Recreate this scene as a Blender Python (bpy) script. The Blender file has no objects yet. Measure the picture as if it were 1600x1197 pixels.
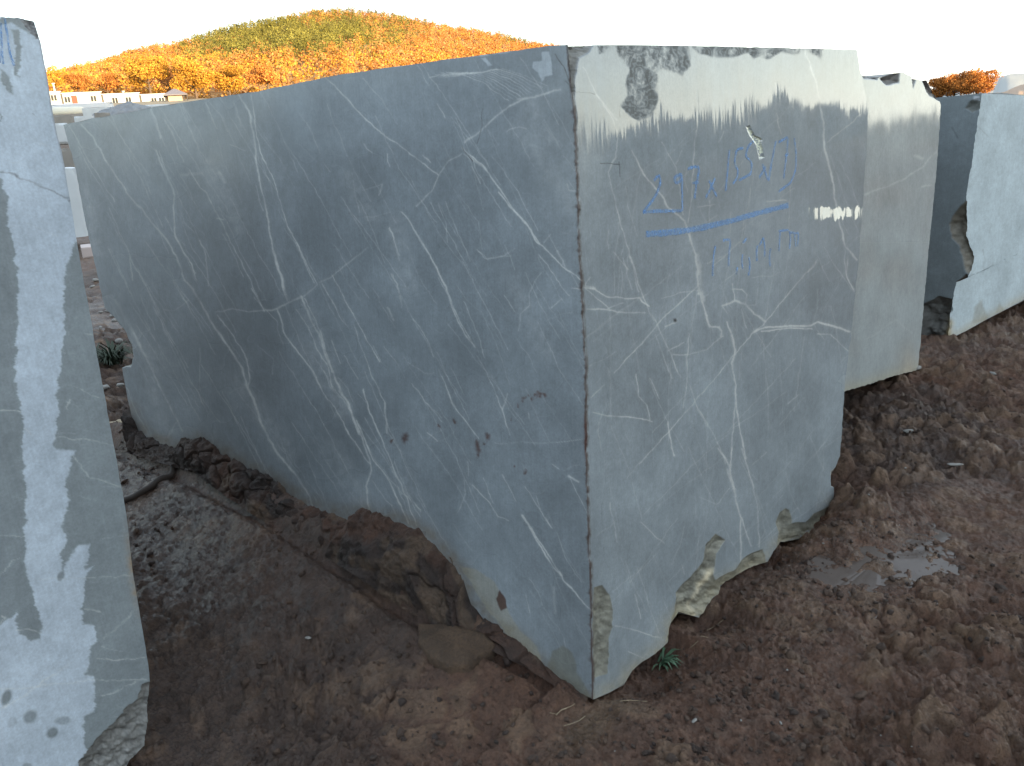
import bpy, math, random
import numpy as np
from mathutils import Vector, Matrix
random.seed(4); RNG = np.random.default_rng(4)
SC = bpy.context.scene; COL = SC.collection

# ------------------------------------------------------------------ camera
W, H = 1600.0, 1197.0
F = 1250.0
PITCH, ROLL, YAW = math.radians(17.7), math.radians(-3.95), math.radians(43.4)
CAM = np.array([-1.505, -1.19, 1.582])
_fw = np.array([math.cos(YAW)*math.cos(PITCH), math.sin(YAW)*math.cos(PITCH), -math.sin(PITCH)])
_rt = np.array([math.sin(YAW), -math.cos(YAW), 0.0]); _up = np.cross(_rt, _fw)
CR = _rt*math.cos(ROLL) + _up*math.sin(ROLL); CU = np.cross(CR, _fw)
cd = bpy.data.cameras.new('camera'); cam = bpy.data.objects.new('camera', cd); COL.objects.link(cam)
cd.sensor_fit = 'HORIZONTAL'; cd.sensor_width = 36.0; cd.lens = F/W*36.0
cd.clip_start = 0.05; cd.clip_end = 9000.0
m = Matrix.Identity(4)
for i in range(3):
    m[i][0], m[i][1], m[i][2], m[i][3] = CR[i], CU[i], -_fw[i], CAM[i]
cam.matrix_world = m; SC.camera = cam

# ------------------------------------------------------------------ sky, sun, exposure
SUN_EL, SUN_ROT = math.radians(8.0), math.radians(180.0)
world = bpy.data.worlds.new("World"); SC.world = world; world.use_nodes = True
nt = world.node_tree; bg = nt.nodes['Background']
sky = nt.nodes.new('ShaderNodeTexSky'); sky.sky_type = 'NISHITA'; sky.sun_disc = False
sky.sun_elevation = SUN_EL; sky.sun_rotation = SUN_ROT
sky.air_density = 1.0; sky.dust_density = 1.0; sky.ozone_density = 1.0
veil = nt.nodes.new('ShaderNodeMixRGB'); veil.blend_type = 'ADD'; veil.inputs[0].default_value = 1.0
veil.inputs[2].default_value = (4.0, 4.45, 4.9, 1)      # thin bright overcast veil over the clear sky
nt.links.new(sky.outputs[0], veil.inputs[1])
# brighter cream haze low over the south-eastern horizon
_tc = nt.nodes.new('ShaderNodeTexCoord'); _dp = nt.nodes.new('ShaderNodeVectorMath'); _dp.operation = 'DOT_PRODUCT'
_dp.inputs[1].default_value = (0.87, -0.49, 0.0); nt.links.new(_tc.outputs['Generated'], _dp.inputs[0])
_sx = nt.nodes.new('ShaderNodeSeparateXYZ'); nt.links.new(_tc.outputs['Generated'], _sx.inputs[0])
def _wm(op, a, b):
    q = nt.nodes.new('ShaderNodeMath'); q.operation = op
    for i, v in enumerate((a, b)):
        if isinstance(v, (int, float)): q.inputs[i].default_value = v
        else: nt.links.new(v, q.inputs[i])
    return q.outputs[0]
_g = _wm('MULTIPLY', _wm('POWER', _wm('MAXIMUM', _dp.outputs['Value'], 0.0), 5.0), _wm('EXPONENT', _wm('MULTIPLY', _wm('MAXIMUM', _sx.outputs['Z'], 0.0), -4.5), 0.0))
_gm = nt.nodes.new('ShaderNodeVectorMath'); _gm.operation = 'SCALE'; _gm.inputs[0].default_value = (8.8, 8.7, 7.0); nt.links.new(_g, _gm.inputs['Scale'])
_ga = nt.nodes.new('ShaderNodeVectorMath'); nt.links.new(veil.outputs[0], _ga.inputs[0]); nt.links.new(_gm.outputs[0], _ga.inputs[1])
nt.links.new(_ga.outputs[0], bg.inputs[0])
bg.inputs[1].default_value = 0.06
sd = bpy.data.lights.new('sun', 'SUN'); sun = bpy.data.objects.new('sun', sd); COL.objects.link(sun)
sd.energy = 3.6; sd.angle = math.radians(0.5); sd.color = (1.0, 0.74, 0.42)
_s = Vector((math.sin(SUN_ROT)*math.cos(SUN_EL), math.cos(SUN_ROT)*math.cos(SUN_EL), math.sin(SUN_EL)))
sun.rotation_euler = _s.to_track_quat('Z', 'Y').to_euler()
vs = SC.view_settings; vs.view_transform = 'Standard'; vs.look = 'None'; vs.gamma = 1.0
vs.use_curve_mapping = False; vs.exposure = 2.1

# ------------------------------------------------------------------ projection helpers (real distances from the camera fit)
def ray(px, py):
    px = np.asarray(px, float); py = np.asarray(py, float)
    d = (px[..., None]-W/2)/F*CR + (H/2-py[..., None])/F*CU + _fw
    return d
def on_plane(px, py, P0, N):
    d = ray(px, py); t = ((P0-CAM) @ N)/(d @ N)
    return CAM + d*t[..., None]
def on_z(px, py, z=0.0):
    return on_plane(px, py, np.array([0, 0, z]), np.array([0, 0, 1.0]))
def at(px, py, dist):
    d = ray(px, py); return CAM + d*(dist/np.hypot(d[..., 0], d[..., 1]))[..., None]
def project(P):
    d = P-CAM; z = d @ _fw
    return np.stack([W/2+F*(d@CR)/z, H/2-F*(d@CU)/z], -1)

# ------------------------------------------------------------------ noise
def _hash(ix, iy, seed):
    h = (ix.astype(np.int64)*374761393 + iy.astype(np.int64)*668265263 + seed*2147483647) & 0xffffffff
    h = ((h ^ (h >> 13))*1274126177) & 0xffffffff
    h = ((h ^ (h >> 16))*2246822519) & 0xffffffff
    return ((h ^ (h >> 15)) & 0xffffff)/float(0xffffff)
def vnoise(x, y, seed=0):
    ix = np.floor(x); iy = np.floor(y); fx = x-ix; fy = y-iy
    ux = fx*fx*fx*(fx*(fx*6-15)+10); uy = fy*fy*fy*(fy*(fy*6-15)+10)
    a = _hash(ix, iy, seed); b = _hash(ix+1, iy, seed); c = _hash(ix, iy+1, seed); d = _hash(ix+1, iy+1, seed)
    return a+(b-a)*ux+(c-a)*uy+(a-b-c+d)*ux*uy
def fbm(x, y, oct=4, seed=0, gain=0.5):
    s = 0; a = 1; t = 0
    for o in range(oct):
        s = s + a*vnoise(x*2**o+17.3*o, y*2**o-9.1*o, seed+o); t += a; a *= gain
    return s/t
def worley(x, y, seed=0):
    ix = np.floor(x); iy = np.floor(y); best = np.full(x.shape, 9.0); second = np.full(x.shape, 9.0); cid = np.zeros(x.shape)
    for dx in (-1, 0, 1):
        for dy in (-1, 0, 1):
            cx = ix+dx; cy = iy+dy
            px = cx+_hash(cx, cy, seed); py = cy+_hash(cx, cy, seed+7)
            d = np.hypot(px-x, py-y); h = _hash(cx, cy, seed+13)
            n = d < best
            second = np.where(n, best, np.minimum(second, d)); cid = np.where(n, h, cid); best = np.where(n, d, best)
    return best, second, cid
def sstep(a, b, x):
    t = np.clip((x-a)/(b-a), 0, 1); return t*t*(3-2*t)

# ------------------------------------------------------------------ object helpers
def mesh_obj(name, V, faces, mats, parent=None, smooth=False, attrs=None, matidx=None):
    me = bpy.data.meshes.new(name)
    V = np.asarray(V, np.float32)
    if isinstance(faces, np.ndarray):
        n, k = faces.shape
        me.vertices.add(len(V)); me.vertices.foreach_set('co', V.ravel())
        me.loops.add(n*k); me.loops.foreach_set('vertex_index', faces.astype(np.int32).ravel())
        me.polygons.add(n); me.polygons.foreach_set('loop_start', np.arange(0, n*k, k, dtype=np.int32))
        try: me.polygons.foreach_set('loop_total', np.full(n, k, np.int32))
        except Exception: pass
    else:
        me.from_pydata([tuple(map(float, v)) for v in V], [], [tuple(int(i) for i in f) for f in faces])
    me.update(calc_edges=True); me.validate()
    for a, arr in (attrs or {}).items():
        arr = np.asarray(arr, np.float32)
        if arr.ndim == 1:
            at_ = me.attributes.new(a, 'FLOAT', 'POINT'); at_.data.foreach_set('value', arr)
        else:
            if arr.shape[1] == 3: arr = np.concatenate([arr, np.ones((len(arr), 1), np.float32)], 1)
            at_ = me.attributes.new(a, 'FLOAT_COLOR', 'POINT'); at_.data.foreach_set('color', arr.ravel())
    if not isinstance(mats, (list, tuple)): mats = [mats]
    for mm in mats: me.materials.append(mm)
    if matidx is not None: me.polygons.foreach_set('material_index', np.asarray(matidx, np.int32))
    if smooth: me.polygons.foreach_set('use_smooth', np.ones(len(me.polygons), bool))
    o = bpy.data.objects.new(name, me); COL.objects.link(o)
    if parent is not None: o.parent = parent
    return o
def tag(o, label=None, cat=None, group=None, kind=None):
    if label: o['label'] = label
    if cat: o['category'] = cat
    if group: o['group'] = group
    if kind: o['kind'] = kind
    return o
def empty(name, loc):
    o = bpy.data.objects.new(name, None); COL.objects.link(o); o.location = [float(v) for v in loc]; return o
class MB:
    def __init__(s): s.v = []; s.f = []
    def add(s, V, Fc):
        b = len(s.v); s.v += [tuple(map(float, p)) for p in V]; s.f += [tuple(b+i for i in f) for f in Fc]
    def box(s, c, size, ax=None, ay=None):
        ax = np.array([1, 0, 0.]) if ax is None else ax; ay = np.array([0, 1, 0.]) if ay is None else ay
        az = np.array([0, 0, 1.]); c = np.asarray(c, float); hx, hy, hz = [q/2 for q in size]
        P = [c+sx*hx*ax+sy*hy*ay+sz*hz*az for sz in (-1, 1) for sy in (-1, 1) for sx in (-1, 1)]
        s.add(P, [(0, 2, 3, 1), (4, 5, 7, 6), (0, 1, 5, 4), (2, 6, 7, 3), (0, 4, 6, 2), (1, 3, 7, 5)])
    def tube(s, pts, r, n=7):
        pts = [np.asarray(p, float) for p in pts]; rs = r if hasattr(r, '__len__') else [r]*len(pts)
        rings = []
        for i, p in enumerate(pts):
            t = pts[min(i+1, len(pts)-1)]-pts[max(i-1, 0)]; t = t/(np.linalg.norm(t)+1e-9)
            a = np.cross(t, [0, 0, 1.0]) if abs(t[2]) < .95 else np.cross(t, [1.0, 0, 0]); a /= np.linalg.norm(a); b = np.cross(t, a)
            rings += [p+rs[i]*(math.cos(q)*a+math.sin(q)*b) for q in np.linspace(0, 2*math.pi, n, endpoint=False)]
        Fc = []
        for i in range(len(pts)-1):
            for k in range(n):
                k2 = (k+1) % n; Fc.append((i*n+k, i*n+k2, (i+1)*n+k2, (i+1)*n+k))
        Fc.append(tuple(range(n-1, -1, -1))); Fc.append(tuple(range((len(pts)-1)*n, len(pts)*n)))
        s.add(rings, Fc)
    def build(s, name, mat, parent=None, smooth=False):
        return mesh_obj(name, s.v, s.f, mat, parent, smooth)

# ------------------------------------------------------------------ materials
def newmat(name):
    mt = bpy.data.materials.new(name); mt.use_nodes = True
    n = mt.node_tree; return mt, n, n.nodes['Principled BSDF']
def N_(n, t, **kw):
    q = n.nodes.new(t)
    for k, v in kw.items(): setattr(q, k, v)
    return q
def L_(n, a, b): n.links.new(a, b)
def noise_node(n, scale, detail=4, rough=.55, vec=None):
    q = N_(n, 'ShaderNodeTexNoise'); q.inputs['Scale'].default_value = scale; q.inputs['Detail'].default_value = detail
    q.inputs['Roughness'].default_value = rough
    if vec is not None: L_(n, vec, q.inputs['Vector'])
    return q
def math_(n, op, a, b=None):
    q = N_(n, 'ShaderNodeMath', operation=op)
    for i, v in enumerate((a, b)):
        if v is None: continue
        if isinstance(v, (int, float)): q.inputs[i].default_value = v
        else: L_(n, v, q.inputs[i])
    return q.outputs[0]
def maprange(n, v, a, b, c, d):
    q = N_(n, 'ShaderNodeMapRange'); L_(n, v, q.inputs[0])
    for i, x in enumerate((a, b, c, d)): q.inputs[i+1].default_value = x
    return q.outputs[0]
def simple(name, col, rough=.7, var=.25, scale=8, bump=0.0, spec=.4, metal=0):
    mt, n, p = newmat(name)
    tc = N_(n, 'ShaderNodeTexCoord')
    ns = noise_node(n, scale, 5, .6, tc.outputs['Object'])
    mx = N_(n, 'ShaderNodeMixRGB'); L_(n, ns.outputs[0], mx.inputs[0])
    mx.inputs[1].default_value = (*[c*(1-var) for c in col], 1); mx.inputs[2].default_value = (*[min(1, c*(1+var)) for c in col], 1)
    L_(n, mx.outputs[0], p.inputs['Base Color']); p.inputs['Roughness'].default_value = rough
    p.inputs['Specular IOR Level'].default_value = spec; p.inputs['Metallic'].default_value = metal
    if bump:
        b = N_(n, 'ShaderNodeBump'); b.inputs['Strength'].default_value = bump; b.inputs['Distance'].default_value = .02
        L_(n, ns.outputs[0], b.inputs['Height']); L_(n, b.outputs[0], p.inputs['Normal'])
    return mt
def attr_color(name, rough=.8, var=.3, scale=3.0, spec=.2, transl=0.0):
    mt, n, p = newmat(name)
    a = N_(n, 'ShaderNodeAttribute', attribute_name='col'); tc = N_(n, 'ShaderNodeTexCoord')
    ns = noise_node(n, scale, 3, .6, tc.outputs['Object']); f = maprange(n, ns.outputs[0], .3, .7, 1-var, 1+var)
    mx = N_(n, 'ShaderNodeVectorMath', operation='SCALE'); L_(n, a.outputs['Color'], mx.inputs[0]); L_(n, f, mx.inputs['Scale'])
    L_(n, mx.outputs[0], p.inputs['Base Color']); p.inputs['Roughness'].default_value = rough
    p.inputs['Specular IOR Level'].default_value = spec
    return mt
def stone_mat(name, coat_ior=1.75, coat_rough=.045, streak=.028):
    """sawn marble: colour pattern on the mesh ('col'), polish on the mesh ('gloss'), saw waviness in the coat normal"""
    mt, n, p = newmat(name)
    a = N_(n, 'ShaderNodeAttribute', attribute_name='col'); g = N_(n, 'ShaderNodeAttribute', attribute_name='gloss')
    tl = N_(n, 'ShaderNodeAttribute', attribute_name='tilt'); uv = N_(n, 'ShaderNodeAttribute', attribute_name='fuv')
    tc = N_(n, 'ShaderNodeTexCoord')
    n1 = noise_node(n, 5, 6, .6, tc.outputs['Object']); n2 = noise_node(n, 160, 3, .6, tc.outputs['Object'])
    n4 = noise_node(n, 38, 4, .65, tc.outputs['Object'])
    f1 = math_(n, 'MULTIPLY', maprange(n, n1.outputs[0], .1, .9, .72, 1.27), maprange(n, n4.outputs[0], .1, .9, .80, 1.20)); f2 = maprange(n, n2.outputs[0], .3, .7, .91, 1.08)
    f = math_(n, 'MULTIPLY', f1, f2)
    # fine vertical saw lines in the colour
    mp = N_(n, 'ShaderNodeMapping'); L_(n, uv.outputs['Vector'], mp.inputs[0]); mp.inputs['Scale'].default_value = (150, 5, 1)
    n3 = noise_node(n, 1, 2, .5, mp.outputs[0]); f = math_(n, 'MULTIPLY', f, maprange(n, n3.outputs[0], .3, .7, .96, 1.04))
    mx = N_(n, 'ShaderNodeVectorMath', operation='SCALE'); L_(n, a.outputs['Color'], mx.inputs[0]); L_(n, f, mx.inputs['Scale'])
    L_(n, mx.outputs[0], p.inputs['Base Color'])
    p.inputs['Roughness'].default_value = .62; p.inputs['Specular IOR Level'].default_value = .35
    # saw waviness: vertical tilt varies from column to column
    mp2 = N_(n, 'ShaderNodeMapping'); L_(n, uv.outputs['Vector'], mp2.inputs[0]); mp2.inputs['Scale'].default_value = (115, 4, 1)
    c1 = noise_node(n, 1, 4, .7, mp2.outputs[0])
    mp3 = N_(n, 'ShaderNodeMapping'); L_(n, uv.outputs['Vector'], mp3.inputs[0]); mp3.inputs['Scale'].default_value = (9, 4, 1)
    c2 = noise_node(n, 1, 3, .6, mp3.outputs[0])
    sgn = math_(n, 'MULTIPLY', math_(n, 'SUBTRACT', c1.outputs[0], .5), streak*4)
    mp4 = N_(n, 'ShaderNodeMapping'); L_(n, uv.outputs['Vector'], mp4.inputs[0]); mp4.inputs['Scale'].default_value = (7, 1.5, 1)
    c3 = noise_node(n, 1, 3, .6, mp4.outputs[0]); sgn = math_(n, 'MULTIPLY', sgn, maprange(n, c3.outputs[0], .36, .64, .15, 1.5))
    sgn = math_(n, 'ADD', sgn, math_(n, 'MULTIPLY', math_(n, 'SUBTRACT', c2.outputs[0], .5), streak*1.2))
    sgn = math_(n, 'ADD', sgn, tl.outputs['Fac'])
    cb = N_(n, 'ShaderNodeCombineXYZ'); L_(n, sgn, cb.inputs[2])
    ge = N_(n, 'ShaderNodeNewGeometry'); ad = N_(n, 'ShaderNodeVectorMath', operation='ADD')
    L_(n, ge.outputs['Normal'], ad.inputs[0]); L_(n, cb.outputs[0], ad.inputs[1])
    nm = N_(n, 'ShaderNodeVectorMath', operation='NORMALIZE'); L_(n, ad.outputs[0], nm.inputs[0])
    L_(n, nm.outputs[0], p.inputs['Coat Normal'])
    L_(n, g.outputs['Fac'], p.inputs['Coat Weight']); p.inputs['Coat IOR'].default_value = coat_ior
    L_(n, maprange(n, g.outputs['Fac'], .35, .8, .30, coat_rough), p.inputs['Coat Roughness'])
    bp = N_(n, 'ShaderNodeBump'); bp.inputs['Strength'].default_value = .12; bp.inputs['Distance'].default_value = .002
    L_(n, n2.outputs[0], bp.inputs['Height']); L_(n, bp.outputs[0], p.inputs['Normal'])
    return mt
M_STONE = stone_mat('grey_marble')
M_STONE_FAR = simple('sawn_stone', (.3, .31, .31), .7, .2, 4, .2)
M_PAINT = None
def paint_mat():
    mt, n, p = newmat('blue_chalk')
    tc = N_(n, 'ShaderNodeTexCoord')
    mp = N_(n, 'ShaderNodeMapping'); L_(n, tc.outputs['Object'], mp.inputs[0]); mp.inputs['Scale'].default_value = (1, 1, .35)
    ns = noise_node(n, 210, 4, .75, mp.outputs[0]); a = maprange(n, ns.outputs[0], .36, .64, .0, .50)
    L_(n, a, p.inputs['Alpha']); p.inputs['Base Color'].default_value = (.22, .43, .76, 1); p.inputs['Roughness'].default_value = .9
    return mt
M_PAINT = paint_mat()
def mud_mat():
    mt, n, p = newmat('wet_red_mud')
    a = N_(n, 'ShaderNodeAttribute', attribute_name='col'); w = N_(n, 'ShaderNodeAttribute', attribute_name='wet')
    tc = N_(n, 'ShaderNodeTexCoord')
    n1 = noise_node(n, 14, 6, .65, tc.outputs['Object']); n2 = noise_node(n, 90, 5, .7, tc.outputs['Object']); n3 = noise_node(n, 330, 2, .6, tc.outputs['Object'])
    f = math_(n, 'MULTIPLY', maprange(n, n1.outputs[0], .3, .7, .62, 1.4), maprange(n, n2.outputs[0], .3, .7, .72, 1.3))
    mx = N_(n, 'ShaderNodeVectorMath', operation='SCALE'); L_(n, a.outputs['Color'], mx.inputs[0]); L_(n, f, mx.inputs['Scale'])
    L_(n, mx.outputs[0], p.inputs['Base Color'])
    r = math_(n, 'SUBTRACT', .93, math_(n, 'MULTIPLY', w.outputs['Fac'], maprange(n, n1.outputs[0], .3, .65, .80, .62)))
    L_(n, r, p.inputs['Roughness']); p.inputs['Specular IOR Level'].default_value = .5
    b1 = N_(n, 'ShaderNodeBump'); b1.inputs['Strength'].default_value = 1.0; b1.inputs['Distance'].default_value = .014
    L_(n, n2.outputs[0], b1.inputs['Height'])
    b2 = N_(n, 'ShaderNodeBump'); b2.inputs['Strength'].default_value = .9; b2.inputs['Distance'].default_value = .004
    L_(n, n3.outputs[0], b2.inputs['Height']); L_(n, b1.outputs[0], b2.inputs['Normal']); L_(n, b2.outputs[0], p.inputs['Normal'])
    return mt
M_MUD = mud_mat()
M_LEAF = attr_color('autumn_leaves', .85, .3, .6)
M_BARK = simple('bark', (.12, .085, .06), .9, .3, 6, .4)
M_FIELD = simple('dry_hillside', (.30, .17, .06), .95, .4, .05)
M_WHITE = simple('white_panel', (.52, .53, .52), .5, .06, 2)
M_DARK = simple('dark_glass', (.03, .035, .04), .25, .2, 3)
M_SEAM = simple('dark_trim', (.06, .055, .05), .6, .2, 3)
M_DOOR = simple('brown_door', (.16, .05, .03), .6, .2, 3)
M_ROOF = simple('grey_roof', (.16, .15, .17), .7, .2, 3)
M_PEACH = simple('peach_plaster', (.5, .36, .26), .8, .15, 2)
M_GRAVEL = simple('grey_gravel', (.2, .21, .22), .9, .4, 3, .6)
M_TANK = simple('cream_tank', (.62, .6, .5), .45, .08, 1)
M_CHIP = simple('pale_stone', (.20, .195, .18), .7, .2, 20, .3)
M_GRASS = simple('grass_blade', (.07, .13, .075), .6, .4, 30)
M_STRAW = simple('dry_straw', (.26, .21, .14), .8, .25, 40)
M_HOSE = simple('black_hose', (.042, .033, .028), .7, .3, 30)

# ------------------------------------------------------------------ block geometry: planes
def norm(v): return v/np.linalg.norm(v)
NB = on_z(925., 1092.)
TILT = math.radians(2.0)
NR = norm(np.array([0.0, -math.cos(TILT), math.sin(TILT)]))         # end face, leaning back a little as sawn
NT = on_plane(887., 70., NB, NR)
_d = ray(99., 195.); LT = CAM+_d*((2.97-CAM[1])/_d[1])
NL = norm(np.cross(NT-NB, LT-NB)); NL = NL if NL[0] < 0 else -NL
LBC = on_z(235., 1128.)                                            # left block, bottom right corner
N_LB = norm(np.array([math.sin(math.radians(3)), -math.cos(math.radians(3)), 0.01]))
SB = on_z(1435., 580.)                                             # second block, bottom right corner
N_SB = norm(np.array([0.0, -math.cos(math.radians(3.4)), math.sin(math.radians(3.4))]))
TB = on_z(1480., 531.)                                             # third block, near bottom edge
N_TR = norm(np.array([-.30, -1.0, 0.02]))
N_TL = norm(np.array([-1.0, .12, 0.0]))

def arclen(P):
    s = np.concatenate([[0], np.cumsum(np.hypot(*np.diff(P, axis=0).T))]); return s/s[-1]
def resample(P, u, jag=0.0, seed=0):
    P = np.asarray(P, float); s = arclen(P)
    x = np.interp(u, s, P[:, 0]); y = np.interp(u, s, P[:, 1])
    if jag:
        n = (fbm(u*60, u*0+seed, 4, seed)-.5)*2*jag*np.clip(np.minimum(u, 1-u)*30, 0, 1)
        t = P[-1]-P[0]; t = t/np.hypot(*t); x = x-t[1]*n; y = y+t[0]*n
    return np.stack([x, y], -1)
def coons(top, bottom, left, right, nu, nv):
    """pixel grid: u runs left->right, v top->bottom"""
    u = np.linspace(0, 1, nu); v = np.linspace(0, 1, nv)
    T, B, Lf, R = top(u), bottom(u), left(v), right(v)
    U = u[None, :, None]; V = v[:, None, None]
    G = (1-V)*T[None]+V*B[None]+(1-U)*Lf[:, None]+U*R[:, None]
    G = G-((1-U)*(1-V)*T[0]+U*(1-V)*T[-1]+(1-U)*V*B[0]+U*V*B[-1])
    return G
def grid_faces(nv, nu, flip):
    i = np.arange(nv-1)[:, None]*nu+np.arange(nu-1)[None]
    q = np.stack([i, i+nu, i+nu+1, i+1], -1).reshape(-1, 4)
    return q[:, ::-1].copy() if flip else q

# painting of the stone's own pattern: distances measured on the face
class Canvas:
    def __init__(s, G, base, warp=2.2, seed=1):
        s.shape = G.shape[:2]; P = G.reshape(-1, 2)
        s.x0 = P[:, 0]; s.y0 = P[:, 1]
        s.x = s.x0+(fbm(s.x0/14, s.y0/14, 3, seed)-.5)*2*warp+(fbm(s.x0/60, s.y0/60, 2, seed+5)-.5)*warp
        s.y = s.y0+(fbm(s.x0/14, s.y0/14, 3, seed+31)-.5)*2*warp
        s.n = fbm(s.x0/9, s.y0/9, 3, seed+3); s.nl = fbm(s.x0/70, s.y0/70, 3, seed+4); s.n2 = fbm(s.x0/26, s.y0/26, 2, seed+14); s.vw = .8; s.vk = .8
        s.col = np.tile(np.array(base, float), (len(P), 1)); s.gloss = np.ones(len(P)); s.tilt = np.zeros(len(P)); s.depth = np.zeros(len(P))
    def dist(s, pts, w):
        pts = np.asarray(pts, float); d = np.full(len(s.x), 1e9)
        for a, b in zip(pts[:-1], pts[1:]):
            lo = np.minimum(a, b)-w; hi = np.maximum(a, b)+w
            k = np.nonzero((s.x > lo[0]) & (s.x < hi[0]) & (s.y > lo[1]) & (s.y < hi[1]))[0]
            if not len(k): continue
            ab = b-a; t = np.clip(((s.x[k]-a[0])*ab[0]+(s.y[k]-a[1])*ab[1])/(ab@ab+1e-9), 0, 1)
            d[k] = np.minimum(d[k], np.hypot(s.x[k]-a[0]-t*ab[0], s.y[k]-a[1]-t*ab[1]))
        return d
    def mix(s, m, col):
        m = np.clip(m, 0, 1)[:, None]; s.col = s.col*(1-m)+np.array(col)*m
    def vein(s, pts, w=5, k=.5, col=(.50, .52, .51), soft=True):
        w = max(w*.5*s.vw, .72); k = k*s.vk; d = s.dist(pts, w*4+3)
        m = np.clip(1.25-d/w, 0, 1)*k
        if soft: m = m+np.exp(-(d/(w*2.2))**2)*k*.15
        s.mix(m*np.clip(.45+1.05*s.n, 0, 1.25)*np.clip(1.3*s.n2+.3, .6, 1.1), col)
    def poly(s, pts, feather=2.0):
        """signed inside distance (px) clipped to feather"""
        pts = np.asarray(pts, float); lo = pts.min(0)-feather-6; hi = pts.max(0)+feather+6
        k = np.nonzero((s.x > lo[0]) & (s.x < hi[0]) & (s.y > lo[1]) & (s.y < hi[1]))[0]
        out = np.full(len(s.x), -99.0)
        if not len(k): return out
        X = s.x[k]; Y = s.y[k]; ins = np.zeros(len(k), bool); dm = np.full(len(k), 1e9)
        for a, b in zip(pts, np.roll(pts, -1, 0)):
            c = (a[1] > Y) != (b[1] > Y)
            with np.errstate(divide='ignore', invalid='ignore'):
                xi = (b[0]-a[0])*(Y-a[1])/(b[1]-a[1]+1e-12)+a[0]
            ins ^= c & (X < xi)
            ab = b-a; t = np.clip(((X-a[0])*ab[0]+(Y-a[1])*ab[1])/(ab@ab+1e-9), 0, 1)
            dm = np.minimum(dm, np.hypot(X-a[0]-t*ab[0], Y-a[1]-t*ab[1]))
        out[k] = np.where(ins, dm, -dm); return out
    def chip(s, pts, depth=.03, col=(.27, .255, .205), reach=10.0):
        d = s.poly(pts, 3); m = np.clip(d/1.5+.5, 0, 1)
        tex = fbm(s.x0/7, s.y0/7, 4, 77)
        s.mix(m, np.array(col)); s.col *= (1-m[:, None]*(.40-.8*(tex[:, None]-.25)))
        s.gloss *= 1-m
        s.depth += np.where(d > 0, depth*np.clip(d/reach, 0, 1)**.7*(.35+1.3*fbm(s.x0/16, s.y0/11, 4, 91)), 0)
    def attrs(s): return dict(col=s.col, gloss=np.clip(s.gloss, 0, 1), tilt=s.tilt)

def T(x0, y0, s, pts): return [(x0+a/s, y0+b/s) for a, b in pts]
def V_(cv, tile, spec):
    for pts, w, k in spec: cv.vein(T(*tile, pts), w, k)

def face_patch(G, P0, N, cv, weld=None):
    P = on_plane(G[..., 0], G[..., 1], P0, N)
    if weld is not None:                                   # (column, other plane's normal): both faces meet in one edge
        c, N2 = weld; q = on_plane(G[:, c, 0], G[:, c, 1], P0, N2); k = np.clip(1-np.abs(np.arange(G.shape[1])-(c % G.shape[1]))/3., 0, 1)
        P = P+((q-P[:, c])*.5)[:, None]*k[None, :, None]
        cv.depth = (cv.depth.reshape(cv.shape)*np.clip((np.abs(np.arange(G.shape[1])-(c % G.shape[1])))/5., 0, 1)[None]).ravel()
        e = np.clip(1-np.abs(np.arange(G.shape[1])-(c % G.shape[1]))/4., 0, 1)[None]*np.ones((G.shape[0], 1)); e = e.ravel()
        cv.gloss = cv.gloss*(1-np.clip(e*1.5, 0, 1)); cv.mix(np.clip(e*1.4, 0, 1)*np.clip(2.2*fbm(cv.x0/3, cv.y0/9, 3, 71)-.55, .1, .85), (.07, .05, .042))
    P = P.reshape(-1, 3)
    P = P-N*cv.depth[:, None]
    h = norm(np.cross([0, 0, 1.0], N)); fuv = np.stack([(P-P0)@h, P[:, 2], np.zeros(len(P))], -1)
    at_ = cv.attrs(); at_['fuv'] = fuv
    return P, at_
def outward(P, faces, N):
    a = P[faces[len(faces)//2]]; n = np.cross(a[1]-a[0], a[2]-a[0]); return faces if n@N > 0 else faces[:, ::-1].copy()

def ends(a, k): return list(a[::k])+([a[-1]] if (len(a)-1) % k else [])
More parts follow.
